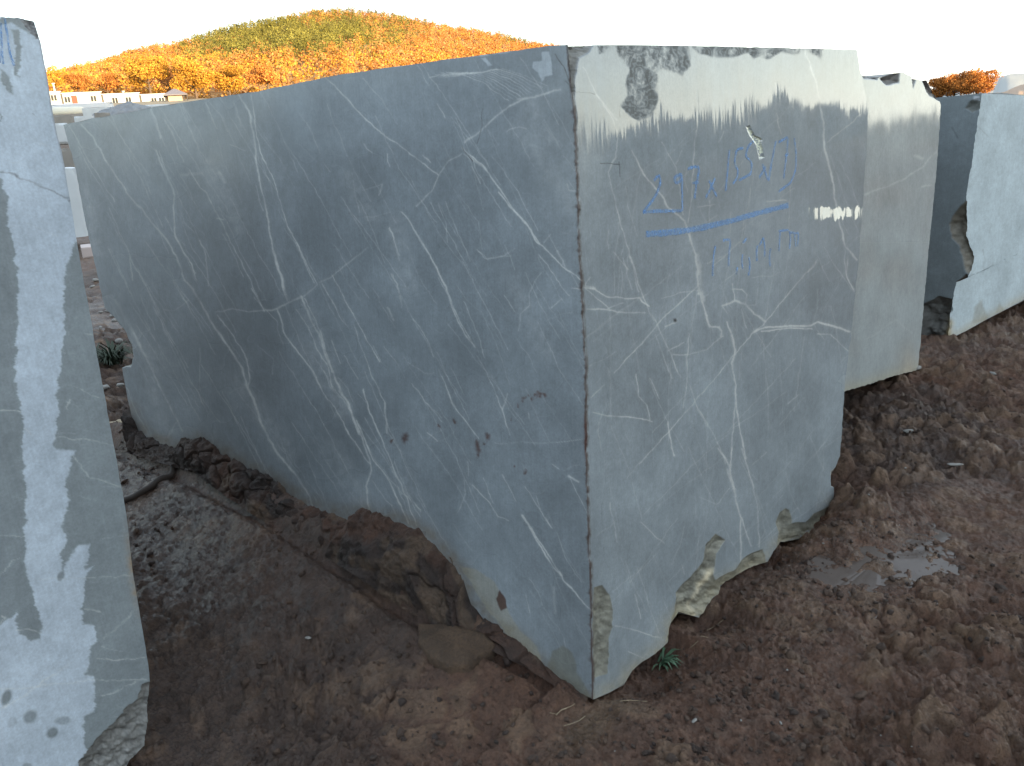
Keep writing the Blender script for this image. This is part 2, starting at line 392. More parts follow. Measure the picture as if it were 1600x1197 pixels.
# cap polygons share no vertices with the polished faces so that edges stay crisp
def caps_object(name, loops, mat, parent, col):
    V = []; Fc = []
    for lp in loops:
        b = len(V)
        if isinstance(lp, tuple):                          # (edge, vector): a strip swept back from a face's edge
            e1, dv = lp; n = len(e1); V += [tuple(p) for p in e1]+[tuple(p+dv) for p in e1]
            Fc += [(b+i, b+i+1, b+n+i+1, b+n+i) for i in range(n-1)]
        else:
            V += [tuple(p) for p in lp]; Fc.append(tuple(range(b, b+len(lp))))
    V = np.array(V); o = mesh_obj(name, V, Fc, mat, parent, attrs=dict(col=np.tile(np.array(col), (len(V), 1)), gloss=np.zeros(len(V)), tilt=np.zeros(len(V)), fuv=V))
    return o
def join(objs, name):
    """merge meshes (first keeps its data) into one object through numpy"""
    Vs = []; Ls = []; S = []; Tt = []; A = dict(col=[], gloss=[], tilt=[], fuv=[]); off = 0; sm = []
    for o in objs:
        me = o.data; n = len(me.vertices); v = np.empty(n*3, np.float32); me.vertices.foreach_get('co', v); Vs.append(v.reshape(-1, 3))
        l = np.empty(len(me.loops), np.int32); me.loops.foreach_get('vertex_index', l); Ls.append(l+off)
        t = np.empty(len(me.polygons), np.int32); me.polygons.foreach_get('loop_total', t); Tt.append(t)
        sm.append(np.full(len(t), bool(me.polygons[0].use_smooth)))
        for k in A:
            d = me.attributes[k]
            if d.data_type == 'FLOAT': q = np.empty(n, np.float32); d.data.foreach_get('value', q)
            else: q = np.empty(n*4, np.float32); d.data.foreach_get('color', q); q = q.reshape(-1, 4)
            A[k].append(q)
        off += n
    mats = list(objs[0].data.materials); par = objs[0].parent
    for o in objs: me = o.data; bpy.data.objects.remove(o); bpy.data.meshes.remove(me)
    me = bpy.data.meshes.new(name); V = np.concatenate(Vs); L = np.concatenate(Ls); Tt = np.concatenate(Tt); sm = np.concatenate(sm)
    me.vertices.add(len(V)); me.vertices.foreach_set('co', V.ravel()); me.loops.add(len(L)); me.loops.foreach_set('vertex_index', L)
    me.polygons.add(len(Tt)); me.polygons.foreach_set('loop_start', np.concatenate([[0], np.cumsum(Tt)[:-1]]).astype(np.int32))
    try: me.polygons.foreach_set('loop_total', Tt)
    except Exception: pass
    me.polygons.foreach_set('use_smooth', sm); me.update(calc_edges=True)
    for k in A:
        q = np.concatenate(A[k])
        if q.ndim == 1: d = me.attributes.new(k, 'FLOAT', 'POINT'); d.data.foreach_set('value', q)
        else: d = me.attributes.new(k, 'FLOAT_COLOR', 'POINT'); d.data.foreach_set('color', q.ravel())
    for mm in mats: me.materials.append(mm)
    o = bpy.data.objects.new(name, me); COL.objects.link(o); o.parent = par
    return o

# ================================================================== MAIN BLOCK
# contact line of the mud on the long face and outline of the end face, traced on the photo, used in 3D
L_TOP = [(99, 195), (180, 179), (262, 164), (330, 154), (400, 143), (530, 117), (700, 93), (800, 80), (860, 72), (887, 70)]
L_LEFT = [(99, 195), (118, 262), (133, 345), (150, 420), (164, 482), (176, 497), (190, 515), (198, 535), (202, 560), (196, 572), (191, 573), (195, 600), (204, 645), (216, 690), (226, 745)]
L_BOT = [(226, 745), (925, 1097)]
EDGE = [(887, 70), (893, 130), (899, 178), (902, 260), (906, 380), (911, 480), (916, 560), (917, 700), (921, 830), (925, 1000), (927, 1093)]
R_TOP = [(887, 70), (940, 71), (1080, 72), (1200, 75), (1280, 77), (1339, 78)]
R_RIGHT = [(1339, 78), (1344, 110), (1357, 170), (1355, 220), (1350, 290), (1342, 400), (1330, 520), (1320, 600), (1313, 712), (1306, 728), (1302, 745), (1303, 775), (1301, 790)]
R_BOT = [(927, 1093), (950, 1084), (975, 1070), (987, 1048), (1003, 1034), (1024, 1022), (1043, 1003), (1048, 975), (1064, 957), (1095, 966), (1104, 955), (1124, 931), (1132, 917), (1160, 898), (1200, 878), (1208, 862), (1222, 849), (1258, 842), (1285, 818), (1301, 790)]
def make_main():
    # ---- long left face
    nu, nv = 800, 760
    G = coons(lambda u: resample(L_TOP, u, 1.8, 3), lambda u: resample(L_BOT, u), lambda v: resample(L_LEFT, v, .8, 5), lambda v: resample(EDGE, v, 2.4, 8), nu, nv)
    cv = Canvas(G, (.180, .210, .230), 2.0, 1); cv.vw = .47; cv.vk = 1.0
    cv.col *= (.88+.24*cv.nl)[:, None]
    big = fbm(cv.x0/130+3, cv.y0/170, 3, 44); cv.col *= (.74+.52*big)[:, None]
    rs = random.Random(5)
    for _ in range(210):                                   # hairlines, all running down to the right
        x = rs.uniform(100, 890); y = rs.uniform(90, 960); l = rs.uniform(40, 240); a = math.radians(rs.gauss(61, 4)); w = rs.uniform(1.8, 2.6)
        p2 = (x+l*.5*math.cos(a)+rs.gauss(0, 5), y+l*.5*math.sin(a)); cv.vein([(x, y), p2, (x+l*math.cos(a), y+l*math.sin(a))], w, rs.uniform(.08, .30))
    for _ in range(12):
        x = rs.uniform(110, 890); y = rs.uniform(120, 900); cv.vein([(x, y), (x+rs.uniform(8, 22), y-rs.uniform(-4, 14)), (x+rs.uniform(24, 45), y-rs.uniform(5, 30))], 2.2, rs.uniform(.1, .25))
    for _ in range(14):                                    # cloudy pale smears
        x = rs.uniform(120, 880); y = rs.uniform(150, 800); a = math.radians(rs.gauss(65, 10)); l = rs.uniform(60, 190)
        d = cv.dist([(x, y), (x+l*math.cos(a), y+l*math.sin(a))], 60); cv.mix(np.exp(-(d/16)**2)*.13*cv.n*2, (.45, .48, .49))
    t1 = (100, 150, 3.99); t2 = (100, 450, 3.99); t3 = (500, 80, 3.99); t4 = (400, 380, 3.99); t5 = (540, 600, 3.99); t6 = (600, 300, 4.694)
    V_(cv, t1, [([(110, 180), (180, 250), (250, 385), (330, 505), (385, 600), (480, 705), (560, 810), (640, 890), (700, 1000), (755, 1145)], 6, .42),
        ([(540, 90), (580, 170), (600, 260)], 7, .4), ([(570, 340), (620, 460), (690, 615), (680, 700), (690, 870), (740, 960), (790, 1040), (830, 1150)], 5, .55),
        ([(590, 340), (640, 490), (690, 610)], 4, .35), ([(690, 860), (800, 1060), (825, 1110)], 4, .4),
        ([(630, 150), (700, 290), (750, 410)], 5, .25), ([(880, 40), (950, 200)], 5, .35), ([(785, 460), (850, 570), (890, 600), (965, 760), (1040, 920), (1110, 1040), (1170, 1170), (1245, 1338)], 4, .42),
        ([(1090, -10), (1150, 100), (1185, 260), (1200, 400), (1220, 540), (1250, 660), (1275, 800), (1300, 960), (1370, 1190)], 6, .62),
        ([(1165, -10), (1200, 240), (1220, 340), (1290, 480), (1350, 660), (1390, 810), (1470, 960), (1560, 1170)], 3.4, .62),
        ([(1200, 560), (1215, 660), (1240, 720)], 3, .4), ([(1030, 300), (1130, 345)], 4, .3), ([(1055, 30), (1105, 190)], 5, .25), ([(415, 1000), (430, 1150)], 5, .3),
        ([(850, 900), (880, 1000), (905, 1180)], 4, .3), ([(970, 480), (1000, 540)], 12, .3), ([(740, 490), (860, 480)], 12, .2), ([(950, 765), (990, 770)], 5, .4)])
    V_(cv, t2, [([(755, -50), (800, 10), (900, 180), (960, 270), (1060, 410), (1110, 510), (1150, 630), (1190, 720), (1240, 870), (1310, 1000), (1400, 1110), (1465, 1190), (1530, 1300), (1555, 1370)], 8, .5),
        ([(1130, 600), (1180, 690), (1230, 840), (1300, 980)], 8, .35),
        ([(1170, 0), (1245, 140)], 4, .5), ([(960, 170), (1060, 300), (1140, 440), (1160, 570), (1150, 620)], 5, .5), ([(1330, 130), (1385, 300), (1450, 390), (1560, 540), (1600, 620)], 4, .4),
        ([(440, 280), (560, 540), (650, 720), (740, 890)], 7, .3), ([(300, 50), (420, 250), (560, 520)], 12, .15), ([(850, 380), (845, 640)], 4, .25), ([(950, 150), (1050, 130), (1150, 150), (1240, 140), (1330, 130), (1400, 90), (1480, 60)], 5, .3)])
    V_(cv, t3, [([(40, 170), (120, 240), (180, 310), (280, 420), (400, 525), (500, 590), (590, 660), (670, 720), (735, 770)], 5, .5), ([(600, 970), (700, 860), (740, 770), (800, 690), (880, 640)], 5, .35),
        ([(900, 570), (1000, 500), (1090, 420), (1190, 340)], 7, .35), ([(1190, 340), (1260, 300), (1330, 290), (1400, 270), (1500, 240)], 7, .45), ([(1230, 300), (1320, 285)], 8, .3),
        ([(885, 600), (950, 660), (1030, 730), (1080, 800), (1170, 930), (1230, 1020), (1300, 1100), (1370, 1195)], 5, .6), ([(900, 640), (1040, 740)], 7, .35), ([(950, 720), (1000, 825)], 3.5, .4),
        ([(650, 650), (690, 695)], 5, .5), ([(730, 325), (780, 415)], 4, .4), ([(610, 90), (680, 210)], 4, .25), ([(500, 1000), (560, 1060), (630, 1190)], 4, .4), ([(740, 960), (790, 1080), (795, 1190)], 3, .3),
        ([(200, 760), (220, 900), (245, 1000)], 3, .3), ([(270, 575), (290, 610), (325, 630)], 3.5, .4), ([(415, 640), (435, 720)], 3, .4), ([(435, 1100), (460, 1180)], 4, .45),
        ([(1535, 830), (1550, 870), (1590, 875)], 5, .4), ([(1170, 500), (1240, 470), (1290, 485)], 4, .25), ([(360, 900), (385, 830)], 6, .3), ([(20, 690), (60, 750)], 4, .2)])
    V_(cv, t4, [([(95, 0), (140, 140), (170, 270), (195, 360)], 6, .6), ([(110, 60), (160, 200), (200, 350)], 4, .4), ([(255, 0), (320, 130), (380, 260)], 4, .65), ([(475, 200), (550, 350), (620, 470), (680, 580), (770, 740)], 4, .6),
        ([(415, 260), (490, 390), (530, 480), (570, 520)], 3.5, .4), ([(280, 330), (340, 480), (400, 590), (440, 720), (500, 860), (570, 1000), (640, 1190)], 7, .6), ([(300, 340), (370, 480), (430, 650), (470, 800)], 4, .5),
        ([(250, 410), (330, 540), (380, 660), (440, 750), (480, 900), (540, 970)], 4, .5), ([(135, 420), (190, 590), (260, 680), (370, 820), (420, 940), (490, 1030), (580, 1190)], 4, .55), ([(470, 600), (525, 750)], 4, .4),
        ([(420, 790), (470, 900), (520, 960)], 3.5, .4), ([(550, 700), (640, 850)], 3, .35), ([(610, 510), (650, 640), (740, 860), (800, 990), (815, 1190)], 3.4, .4), ([(670, 910), (700, 1030), (770, 1190)], 4, .5), ([(640, 940), (690, 1000)], 4, .3),
        ([(1035, 0), (1110, 120), (1180, 280), (1250, 470), (1300, 570), (1370, 650)], 4.5, .5), ([(1300, 360), (1360, 510), (1400, 610), (1425, 710)], 3.5, .4), ([(1380, 700), (1460, 860), (1540, 1040), (1570, 1150)], 3.5, .4),
        ([(970, 870), (1060, 990), (1160, 1110)], 3.5, .4), ([(1160, 830), (1230, 1020), (1370, 1190)], 3.5, .38), ([(980, 470), (1020, 520), (1090, 660), (1105, 715)], 3.5, .35), ([(820, 400), (860, 480)], 8, .3),
        ([(850, 190), (875, 260), (910, 400)], 3.5, .3), ([(950, 740), (1050, 810), (1110, 810)], 3, .3), ([(1380, 40), (1420, 90), (1460, 95), (1590, 75)], 3.5, .35), ([(400, 250), (480, 200), (560, 130), (700, 30)], 5, .3),
        ([(70, 420), (140, 410), (200, 370), (290, 330), (380, 265)], 6, .3), ([(870, 20), (890, 110)], 4, .25), ([(1570, 940), (1540, 1040)], 5, .35), ([(730, 640), (780, 740)], 3, .3), ([(800, 640), (880, 750), (930, 850)], 3, .25)])
    V_(cv, t5, [([(-40, 40), (0, 100), (70, 260), (150, 470), (160, 540), (130, 640), (145, 800)], 6, .6), ([(0, 280), (80, 400), (150, 500)], 5, .5), ([(70, 230), (170, 470), (270, 600), (330, 740), (390, 870)], 5, .65),
        ([(110, 40), (150, 170), (220, 340), (280, 480), (370, 680), (440, 880)], 4, .55), ([(205, 20), (245, 120), (265, 310), (340, 420)], 3, .35), ([(420, 10), (500, 110), (600, 210)], 3.4, .35), ([(620, 10), (680, 150), (770, 260), (830, 345)], 3.6, .42),
        ([(940, 70), (990, 200), (1020, 310)], 3.5, .38), ([(790, 630), (900, 740), (950, 830), (1020, 850)], 4, .5), ([(1100, 820), (1180, 950), (1270, 1110), (1340, 1195)], 5.5, .65), ([(1120, 640), (1200, 770), (1290, 900)], 3.5, .38),
        ([(980, 570), (1060, 730)], 3.5, .35), ([(1290, 500), (1330, 530)], 5, .5), ([(1390, 575), (1445, 610)], 8, .5), ([(740, 600), (750, 690), (700, 800)], 3, .3), ([(170, 600), (240, 710), (290, 760)], 3, .3), ([(260, 580), (370, 690), (470, 790)], 3, .35),
        ([(300, 480), (390, 690), (470, 800)], 3, .3), ([(760, 480), (770, 570)], 5, .3), ([(860, 590), (920, 740)], 3, .3), ([(930, 370), (1090, 365), (1240, 370), (1500, 345)], 3, .2), ([(510, 300), (570, 355)], 4, .4), ([(1140, 180), (1150, 220)], 4, .3), ([(1190, 700), (1210, 780)], 2.6, .3)])
    V_(cv, t6, [([(840, 0), (920, 100), (1040, 230), (1110, 350), (1200, 430), (1310, 540), (1450, 650)], 5, .7), ([(130, 150), (200, 230), (270, 350), (350, 490), (430, 650), (500, 820), (570, 980), (660, 1130)], 4.5, .5),
        ([(1140, 460), (1210, 540), (1260, 640), (1360, 760)], 3.6, .4), ([(1160, 590), (1110, 660), (1060, 740), (1070, 830), (1000, 900), (990, 1020)], 4, .28), ([(700, 440), (760, 490), (880, 470), (960, 410)], 3.5, .3), ([(890, 390), (930, 480), (965, 570)], 3.5, .3),
        ([(1380, 700), (1450, 715)], 4, .5), ([(1310, 780), (1230, 850)], 4, .3), ([(880, 760), (930, 830), (960, 880)], 3.5, .35), ([(1170, 370), (1215, 310)], 3, .3), ([(40, 270), (75, 350), (110, 470)], 4, .4), ([(50, 600), (95, 680), (130, 800)], 4, .35), ([(1270, 430), (1330, 540)], 9, .25)])
    V_(cv, (800, 800, 3.55), [([(60, 20), (170, 190), (290, 380), (440, 550)], 5, .6), ([(190, 30), (220, 90)], 3, .35), ([(230, 420), (240, 560)], 8, .2), ([(80, 460), (100, 560)], 3, .3)])
    for k in range(11):                                    # curved saw scratches by the top corner
        pts = [(780-10*k+60*(k % 3), 125+4*k), (900+24*k, 150-4*k), (1030+26*k, 205-5*k), (1175+24*k, 310-9*k)]
        cv.vein(T(*t3, pts), 2.4, .22+.16*(k % 3 == 0))
    for P in ([(1385, 0), (1430, 0), (1452, 150), (1400, 160), (1387, 192), (1360, 130), (1320, 100), (1325, 70), (1380, 65)], [(1005, 40), (1030, 38), (1070, 85), (1050, 92)], [(840, 48), (940, 22), (1180, -6), (1180, 4), (940, 38)]):
        cv.mix(np.clip(cv.poly(T(*t3, P))/2+.5, 0, 1)*.6, (.42, .47, .51))
    for pts, w in (([(1460, 20), (1520, 100), (1550, 190), (1592, 265)], 5), ([(1015, 360), (1010, 470), (980, 575)], 2.4), ([(885, 598), (950, 685)], 3), ([(1530, 190), (1560, 220)], 6)):
        cv.vein(T(*t3, pts), w, .75, (.03, .03, .03), False)
    for x, y, r in ((1110, 90, 9), (1135, 72, 5), (1160, 90, 8), (1185, 72, 8), (1210, 60, 11), (1236, 66, 9), (820, 378, 12), (828, 410, 14), (822, 450, 8), (890, 335, 10), (866, 375, 6), (370, 340, 14), (285, 362, 8), (672, 232, 10), (1040, 215, 4), (1075, 135, 5), (1052, 520, 5), (1115, 548, 7), (580, 265, 6), (515, 288, 4)):
        px, py = T(*t5, [(x, y)])[0]; d = np.hypot(cv.x-px+(cv.n-.5)*5, (cv.y-py)*.8+(fbm(cv.x0/4, cv.y0/4, 2, 9)-.5)*8); cv.mix(np.clip(1.3-d/(r/2.6), 0, 1)*.8, (.07, .028, .02))
    # mud smeared on the stone just above the contact line, rust along the arris
    d = cv.dist(CONTACT, 60); cv.mix(np.exp(-(d/(9+9*cv.nl))**2)*.55*(.4+1.2*cv.n), (.13, .105, .075))
    cv.mix(np.clip(cv.poly([(720, 885), (745, 890), (775, 910), (790, 945), (812, 985), (840, 1010), (850, 1050), (800, 1000), (760, 950)])/3+.5, 0, 1)*.45, (.27, .25, .18))
    d = cv.poly([(856, 1040), (864, 1018), (880, 1009), (895, 1020), (902, 1050), (922, 1090), (860, 1090)]); cv.mix(np.clip(d/3+.5, 0, 1)*.6, (.13, .13, .10))
    d = cv.poly([(774, 935), (782, 922), (790, 935), (793, 950), (782, 955)]); cv.mix(np.clip(d/2+.5, 0, 1)*.9, (.06, .028, .02))
    ed = np.interp(cv.y0, [p[1] for p in EDGE], [p[0] for p in EDGE])-cv.x0
    e = np.clip(1.2-ed/(2.2+5*np.clip(fbm(cv.y0/7, cv.x0*0, 3, 8)-.45, 0, 1)*3), 0, 1); cv.mix(e*.8, (.06, .035, .028)); cv.gloss *= 1-e
    rr = sstep(636, 655, cv.y0)*(1-sstep(700, 730, cv.y0)); cv.mix(np.clip(1.4-ed/4, 0, 1)*rr*.9, (.075, .026, .018))
    cv.gloss *= .30+.25*cv.nl
    # broken far edge: dark rough hollow
    cv.chip([(160, 478), (178, 496), (194, 515), (206, 538), (209, 560), (203, 573), (188, 575), (180, 540)], .10, (.10, .105, .085), 14)
    # a ragged top arris
    cv.chip([(884, 60), (897, 60), (899, 175), (893, 150), (888, 110)], .03, (.2, .2, .19), 5)
    PL, aL = face_patch(G, NB, NL, cv, (-1, NR)); fL = outward(PL, grid_faces(nv, nu, False), NL)
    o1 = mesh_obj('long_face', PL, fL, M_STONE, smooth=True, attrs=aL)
    PLg = PL.reshape(nv, nu, 3)
    # ---- end face
    nu, nv = 470, 900
    G = coons(lambda u: resample(R_TOP, u, 1.5, 13), lambda u: resample(R_BOT, u, 1.2, 4), lambda v: resample(EDGE, v, 2.4, 8), lambda v: resample(R_RIGHT, v, 1.2, 6), nu, nv)
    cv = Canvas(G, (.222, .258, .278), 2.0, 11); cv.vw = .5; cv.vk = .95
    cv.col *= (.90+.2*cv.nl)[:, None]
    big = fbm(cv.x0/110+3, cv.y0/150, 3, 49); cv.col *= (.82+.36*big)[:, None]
    rs = random.Random(8)
    for _ in range(130):
        x = rs.uniform(905, 1320); y = rs.uniform(200, 950); l = rs.uniform(30, 190); a = math.radians(rs.choice([rs.gauss(68, 6), rs.gauss(-42, 6), rs.gauss(95, 6)])); w = rs.uniform(2.0, 3.4)
        cv.vein([(x, y), (x+l*.5*math.cos(a)+rs.gauss(0, 2.5), y+l*.5*math.sin(a)), (x+l*math.cos(a), y+l*math.sin(a))], w, rs.uniform(.07, .24))
    t7 = (900, 400, 3.627); t8 = (900, 700, 3.627); t9 = (850, 50, 2.909)
    V_(cv, t7, [([(45, 180), (110, 190), (180, 230), (260, 238), (330, 240), (360, 235), (370, 260), (410, 285)], 5, .75), ([(40, 180), (80, 120)], 3, .45), ([(50, 185), (130, 250), (190, 300)], 4, .5), ([(50, 170), (110, 185)], 8, .4), ([(60, 300), (180, 305), (240, 320), (390, 318)], 5, .6), ([(180, 300), (270, 265)], 4, .4), ([(50, 640), (230, 540)], 3, .3),
        ([(700, 155), (630, 230), (530, 320), (450, 400), (370, 500), (300, 570), (220, 660)], 4, .6), ([(690, 0), (705, 150), (725, 250)], 14, .42), ([(680, 90), (715, 250), (760, 400)], 6, .5), ([(715, 255), (760, 400), (810, 400), (825, 430), (820, 460)], 7, .55), ([(830, 455), (740, 530), (640, 560), (550, 560)], 4.5, .5),
        ([(855, 375), (890, 470), (905, 560), (885, 610), (900, 720), (905, 850), (925, 960), (965, 1150)], 6, .6), ([(880, 450), (905, 555), (885, 640)], 8, .4), ([(900, 830), (890, 950), (873, 1190)], 4.5, .5),
        ([(1360, 40), (1250, 160), (1130, 310), (1060, 390), (1000, 440), (900, 560), (800, 680), (650, 850), (520, 1000), (360, 1180)], 4, .55), ([(1010, 430), (1070, 405), (1200, 400), (1330, 395), (1370, 375), (1490, 410), (1550, 430)], 7, .9), ([(1050, 430), (1200, 412), (1340, 412)], 5, .75), ([(1380, 380), (1450, 395), (1550, 432)], 6, .7), ([(1370, 440), (1440, 445), (1500, 500), (1545, 540)], 4, .45),
        ([(830, 280), (900, 255), (960, 270), (1010, 330), (1075, 370)], 7, .6), ([(890, 160), (900, 250)], 4, .5), ([(890, 190), (940, 190), (970, 220), (960, 260)], 5, .5), ([(940, 300), (965, 410)], 4, .4), ([(1030, 180), (1020, 280), (960, 280)], 3, .35), ([(270, 10), (290, 100), (320, 190)], 4, .3), ([(310, 0), (380, 240), (440, 370)], 4, .45),
        ([(430, 330), (480, 430), (530, 540), (590, 690)], 5, .45), ([(520, 540), (610, 490)], 4, .5), ([(450, 440), (540, 690)], 4, .35), ([(640, 440), (630, 560), (630, 680), (605, 860)], 4, .5), ([(340, 670), (355, 790), (400, 840), (415, 930)], 4, .55), ([(100, 885), (180, 905), (300, 910), (430, 940)], 4.5, .6), ([(420, 690), (475, 810)], 4, .4),
        ([(640, 735), (700, 880), (780, 1010), (850, 1180)], 4, .45), ([(520, 940), (530, 1030), (560, 1130)], 5, .6), ([(690, 875), (740, 960)], 5, .35), ([(85, 800), (160, 730)], 4, .4), ([(1200, 840), (1260, 785)], 4, .4), ([(1160, 950), (1290, 800)], 3, .25), ([(1540, 0), (1530, 120), (1570, 190)], 5, .5), ([(480, 240), (590, 210), (700, 190)], 3.4, .3), ([(510, 400), (570, 370)], 5, .5), ([(150, 880), (120, 990), (150, 1110)], 3.4, .25), ([(740, 40), (830, 0)], 4, .3), ([(1000, 120), (1100, 115), (1160, 90)], 3, .3), ([(860, 330), (835, 290), (850, 320)], 4, .4)])
    V_(cv, t8, [([(800, 0), (870, 100), (890, 220), (930, 380), (935, 640)], 6, .6), ([(860, 120), (890, 230)], 8, .4), ([(880, 0), (875, 130)], 4, .5), ([(935, 390), (990, 560)], 4, .55), ([(940, 0), (1000, 200), (1030, 330), (1040, 560)], 4.4, .5), ([(545, 0), (560, 40)], 5, .6), ([(440, 0), (290, 170)], 3.4, .25), ([(370, 420), (430, 480), (500, 540)], 4, .35), ([(190, 310), (235, 530)], 4, .3),
        ([(335, 830), (370, 970)], 4, .45), ([(225, 1010), (360, 1040), (480, 1080)], 4, .42), ([(300, 1150), (390, 1195)], 4, .35), ([(700, 280), (800, 320), (870, 230)], 3.4, .25), ([(1080, 460), (1050, 510)], 3, .3), ([(1000, 100), (1080, 20)], 3, .25), ([(600, 660), (615, 710)], 4, .3)])
    V_(cv, t9, [([(180, 160), (240, 290), (310, 390), (340, 470), (325, 570), (290, 640), (310, 720), (350, 880), (400, 1050), (430, 1180)], 4.5, .42), ([(240, 290), (330, 400)], 7, .35), ([(400, 540), (450, 640), (520, 720), (570, 800), (640, 860), (665, 930), (690, 1020), (705, 1190)], 6, .62), ([(660, 900), (685, 1010), (700, 1100)], 9, .35), ([(540, 500), (600, 620), (620, 720), (630, 830)], 3.4, .4), ([(690, 450), (680, 600), (670, 750), (655, 870)], 3.6, .5),
        ([(625, 540), (600, 600)], 3, .4), ([(1185, 75), (1240, 250), (1265, 400), (1275, 520), (1310, 660), (1330, 790), (1345, 880), (1370, 980), (1420, 1035)], 7, .75), ([(1365, 990), (1370, 1100), (1405, 1180)], 4, .5), ([(1440, 380), (1290, 500)], 4, .35), ([(1050, 230), (1070, 300)], 4, .4), ([(1055, 370), (1075, 460)], 3.6, .45), ([(770, 1060), (900, 950)], 4, .35), ([(1110, 1190), (1240, 1040)], 3.6, .4), ([(320, 1000), (380, 1080)], 4, .35), ([(820, 450), (795, 500)], 3.6, .4), ([(100, 720), (120, 700)], 4, .35), ([(700, 795), (780, 785)], 3.4, .4), ([(1010, 770), (1100, 765)], 5, .5), ([(750, 690), (755, 900)], 3, .25)])
    for pts, w in (([(110, 270), (180, 276), (230, 284)], 3), ([(345, 335), (348, 390)], 2.4), ([(255, 598), (340, 600)], 1.8), ([(338, 590), (345, 660)], 1.8)):
        cv.vein(T(*t9, pts), w, .75, (.04, .04, .04), False)
    # pale speckled gouge
    d = cv.poly(T(*t9, [(925, 430), (938, 425), (960, 470), (988, 488), (996, 570), (980, 578), (966, 510), (940, 470)])); cv.mix(np.clip(d/1.5+.5, 0, 1)*(fbm(cv.x0/2.2, cv.y0/2.2, 2, 5) > .40), (.66, .7, .55)); cv.depth += np.where(d > 0, .004, 0)
    # old mud smears with concentric drying rings at the top
    for P, c0, rg in (([(320, 55), (660, 55), (668, 150), (630, 200), (590, 180), (545, 165), (522, 185), (520, 300), (500, 380), (430, 406), (390, 380), (345, 330), (378, 290), (368, 240), (385, 170), (345, 110)], (440, 200), 5.5), ([(110, 58), (160, 62), (160, 110), (125, 125)], (130, 60), 4), ([(240, 60), (300, 60), (300, 90), (255, 105)], (270, 60), 4), ([(660, 58), (1270, 70), (1262, 130), (1240, 110), (1190, 90), (1130, 105), (1080, 92), (1010, 130), (985, 110), (950, 125), (930, 95), (860, 120), (760, 115), (700, 95)], (960, 20), 4)):
        pp = T(*t9, P); d = cv.poly(pp); c = T(*t9, [c0])[0]; r = np.hypot((cv.x-c[0])*1.4, cv.y-c[1])
        ring = .5+.5*np.sin(r/rg*3.0+cv.n*17+cv.nl*6); k = np.clip(d/4+.35, 0, 1)*np.clip(.45+.9*ring*cv.n*1.7, 0, 1)*np.clip(1.7*fbm(cv.x0/13, cv.y0/20, 3, 19)-.1, 0.15, 1)
        cv.mix(k*.8, (.085, .085, .072)); cv.gloss *= 1-np.clip(k*1.5, 0, 1)
    # saw unevenness: local tilt of the polished face
    yb = np.interp(cv.x0, [890, 960, 1000, 1100, 1190, 1240, 1340], [60, 40, 0, 0, 0, 0, 0])
    cv.tilt += np.exp(-((cv.x0-1222)/22)**2-((cv.y0-150)/38)**2)*-.03*(.6+.8*fbm(cv.x0/5, cv.y0/30, 2, 3))
    cv.tilt += .016*(1-sstep(930, 1010, cv.x0))
    st = sstep(316, 328, cv.y0+(fbm(cv.x0/3, cv.y0/50, 2, 28)-.5)*14)*(1-sstep(340, 352, cv.y0+(fbm(cv.x0/3, cv.y0/50, 2, 27)-.5)*14))*sstep(1238, 1262, cv.x0+(cv.n-.5)*16); cv.tilt += st*(.13+.10*fbm(cv.x0/2.6, cv.y0/60, 2, 29))*(.62+.38*sstep(1246, 1300, cv.x0))
    cv.gloss *= .85-.35*sstep(360, 600, cv.y0)*(.5+cv.nl)
    cv.gloss *= 1-.55*(1-sstep(905, 985, cv.x0))*sstep(120, 330, cv.y0)
    # broken lower edge
    A = T(*t8, [(104, 790), (150, 780), (190, 830), (215, 920), (210, 1020), (185, 1080), (190, 1180), (175, 1280), (100, 1300), (95, 900)])
    B = T(*t8, [(790, 485), (845, 520), (815, 570), (790, 600), (782, 720), (795, 750), (900, 690), (955, 620), (1060, 570), (1075, 620), (1090, 680), (880, 840), (840, 850), (800, 930), (710, 990), (590, 985), (500, 1120), (520, 1060), (560, 930), (570, 820), (640, 740), (720, 650), (735, 550)])
    C = T(*t8, [(1190, 340), (1215, 350), (1225, 430), (1300, 420), (1350, 375), (1440, 325), (1470, 350), (1420, 440), (1310, 560), (1200, 580), (1130, 600), (1150, 480), (1130, 420), (1150, 370)])
    for P, dp in ((A, .009), (B, .015), (C, .015)): cv.chip(P, dp, (.215, .215, .18), 16)
    d = cv.dist(T(*t8, [(770, 700), (700, 830), (660, 900), (690, 960)]), 30); cv.mix(np.exp(-(d/4)**2)*.7*cv.n*1.6, (.62, .55, .4))
    d = cv.dist(R_BOT, 50); cv.mix(np.exp(-(d/(11+10*cv.nl))**2)*.4*(.4+1.2*cv.n), (.33, .29, .19))
    for P in ([(1441/3.627+900, 700+130/3.627), (1470/3.627+900, 730), (1475/3.627+900, 762), (1445/3.627+900, 760)],): cv.chip(P, .02, (.3, .29, .26), 6)
    d = np.hypot(cv.x-1054.5, cv.y-500); cv.mix(np.clip(1.4-d/3, 0, 1), (.03, .03, .03))
    cv.chip([(880, 62), (905, 64), (930, 66), (922, 82), (905, 90), (897, 130), (899, 180), (893, 180)], .02, (.23, .23, .21), 7)
    PR, aR = face_patch(G, NB, NR, cv, (0, NL)); fR = outward(PR, grid_faces(nv, nu, False), NR)
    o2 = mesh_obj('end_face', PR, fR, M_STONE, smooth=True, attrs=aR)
    PRg = PR.reshape(nv, nu, 3)
    # ---- hidden sides close the solid
    bt = PLg[0, 0]+PRg[0, -1]-PLg[0, -1]; bb = PLg[-1, 0]+PRg[-1, -1]-PLg[-1, -1]
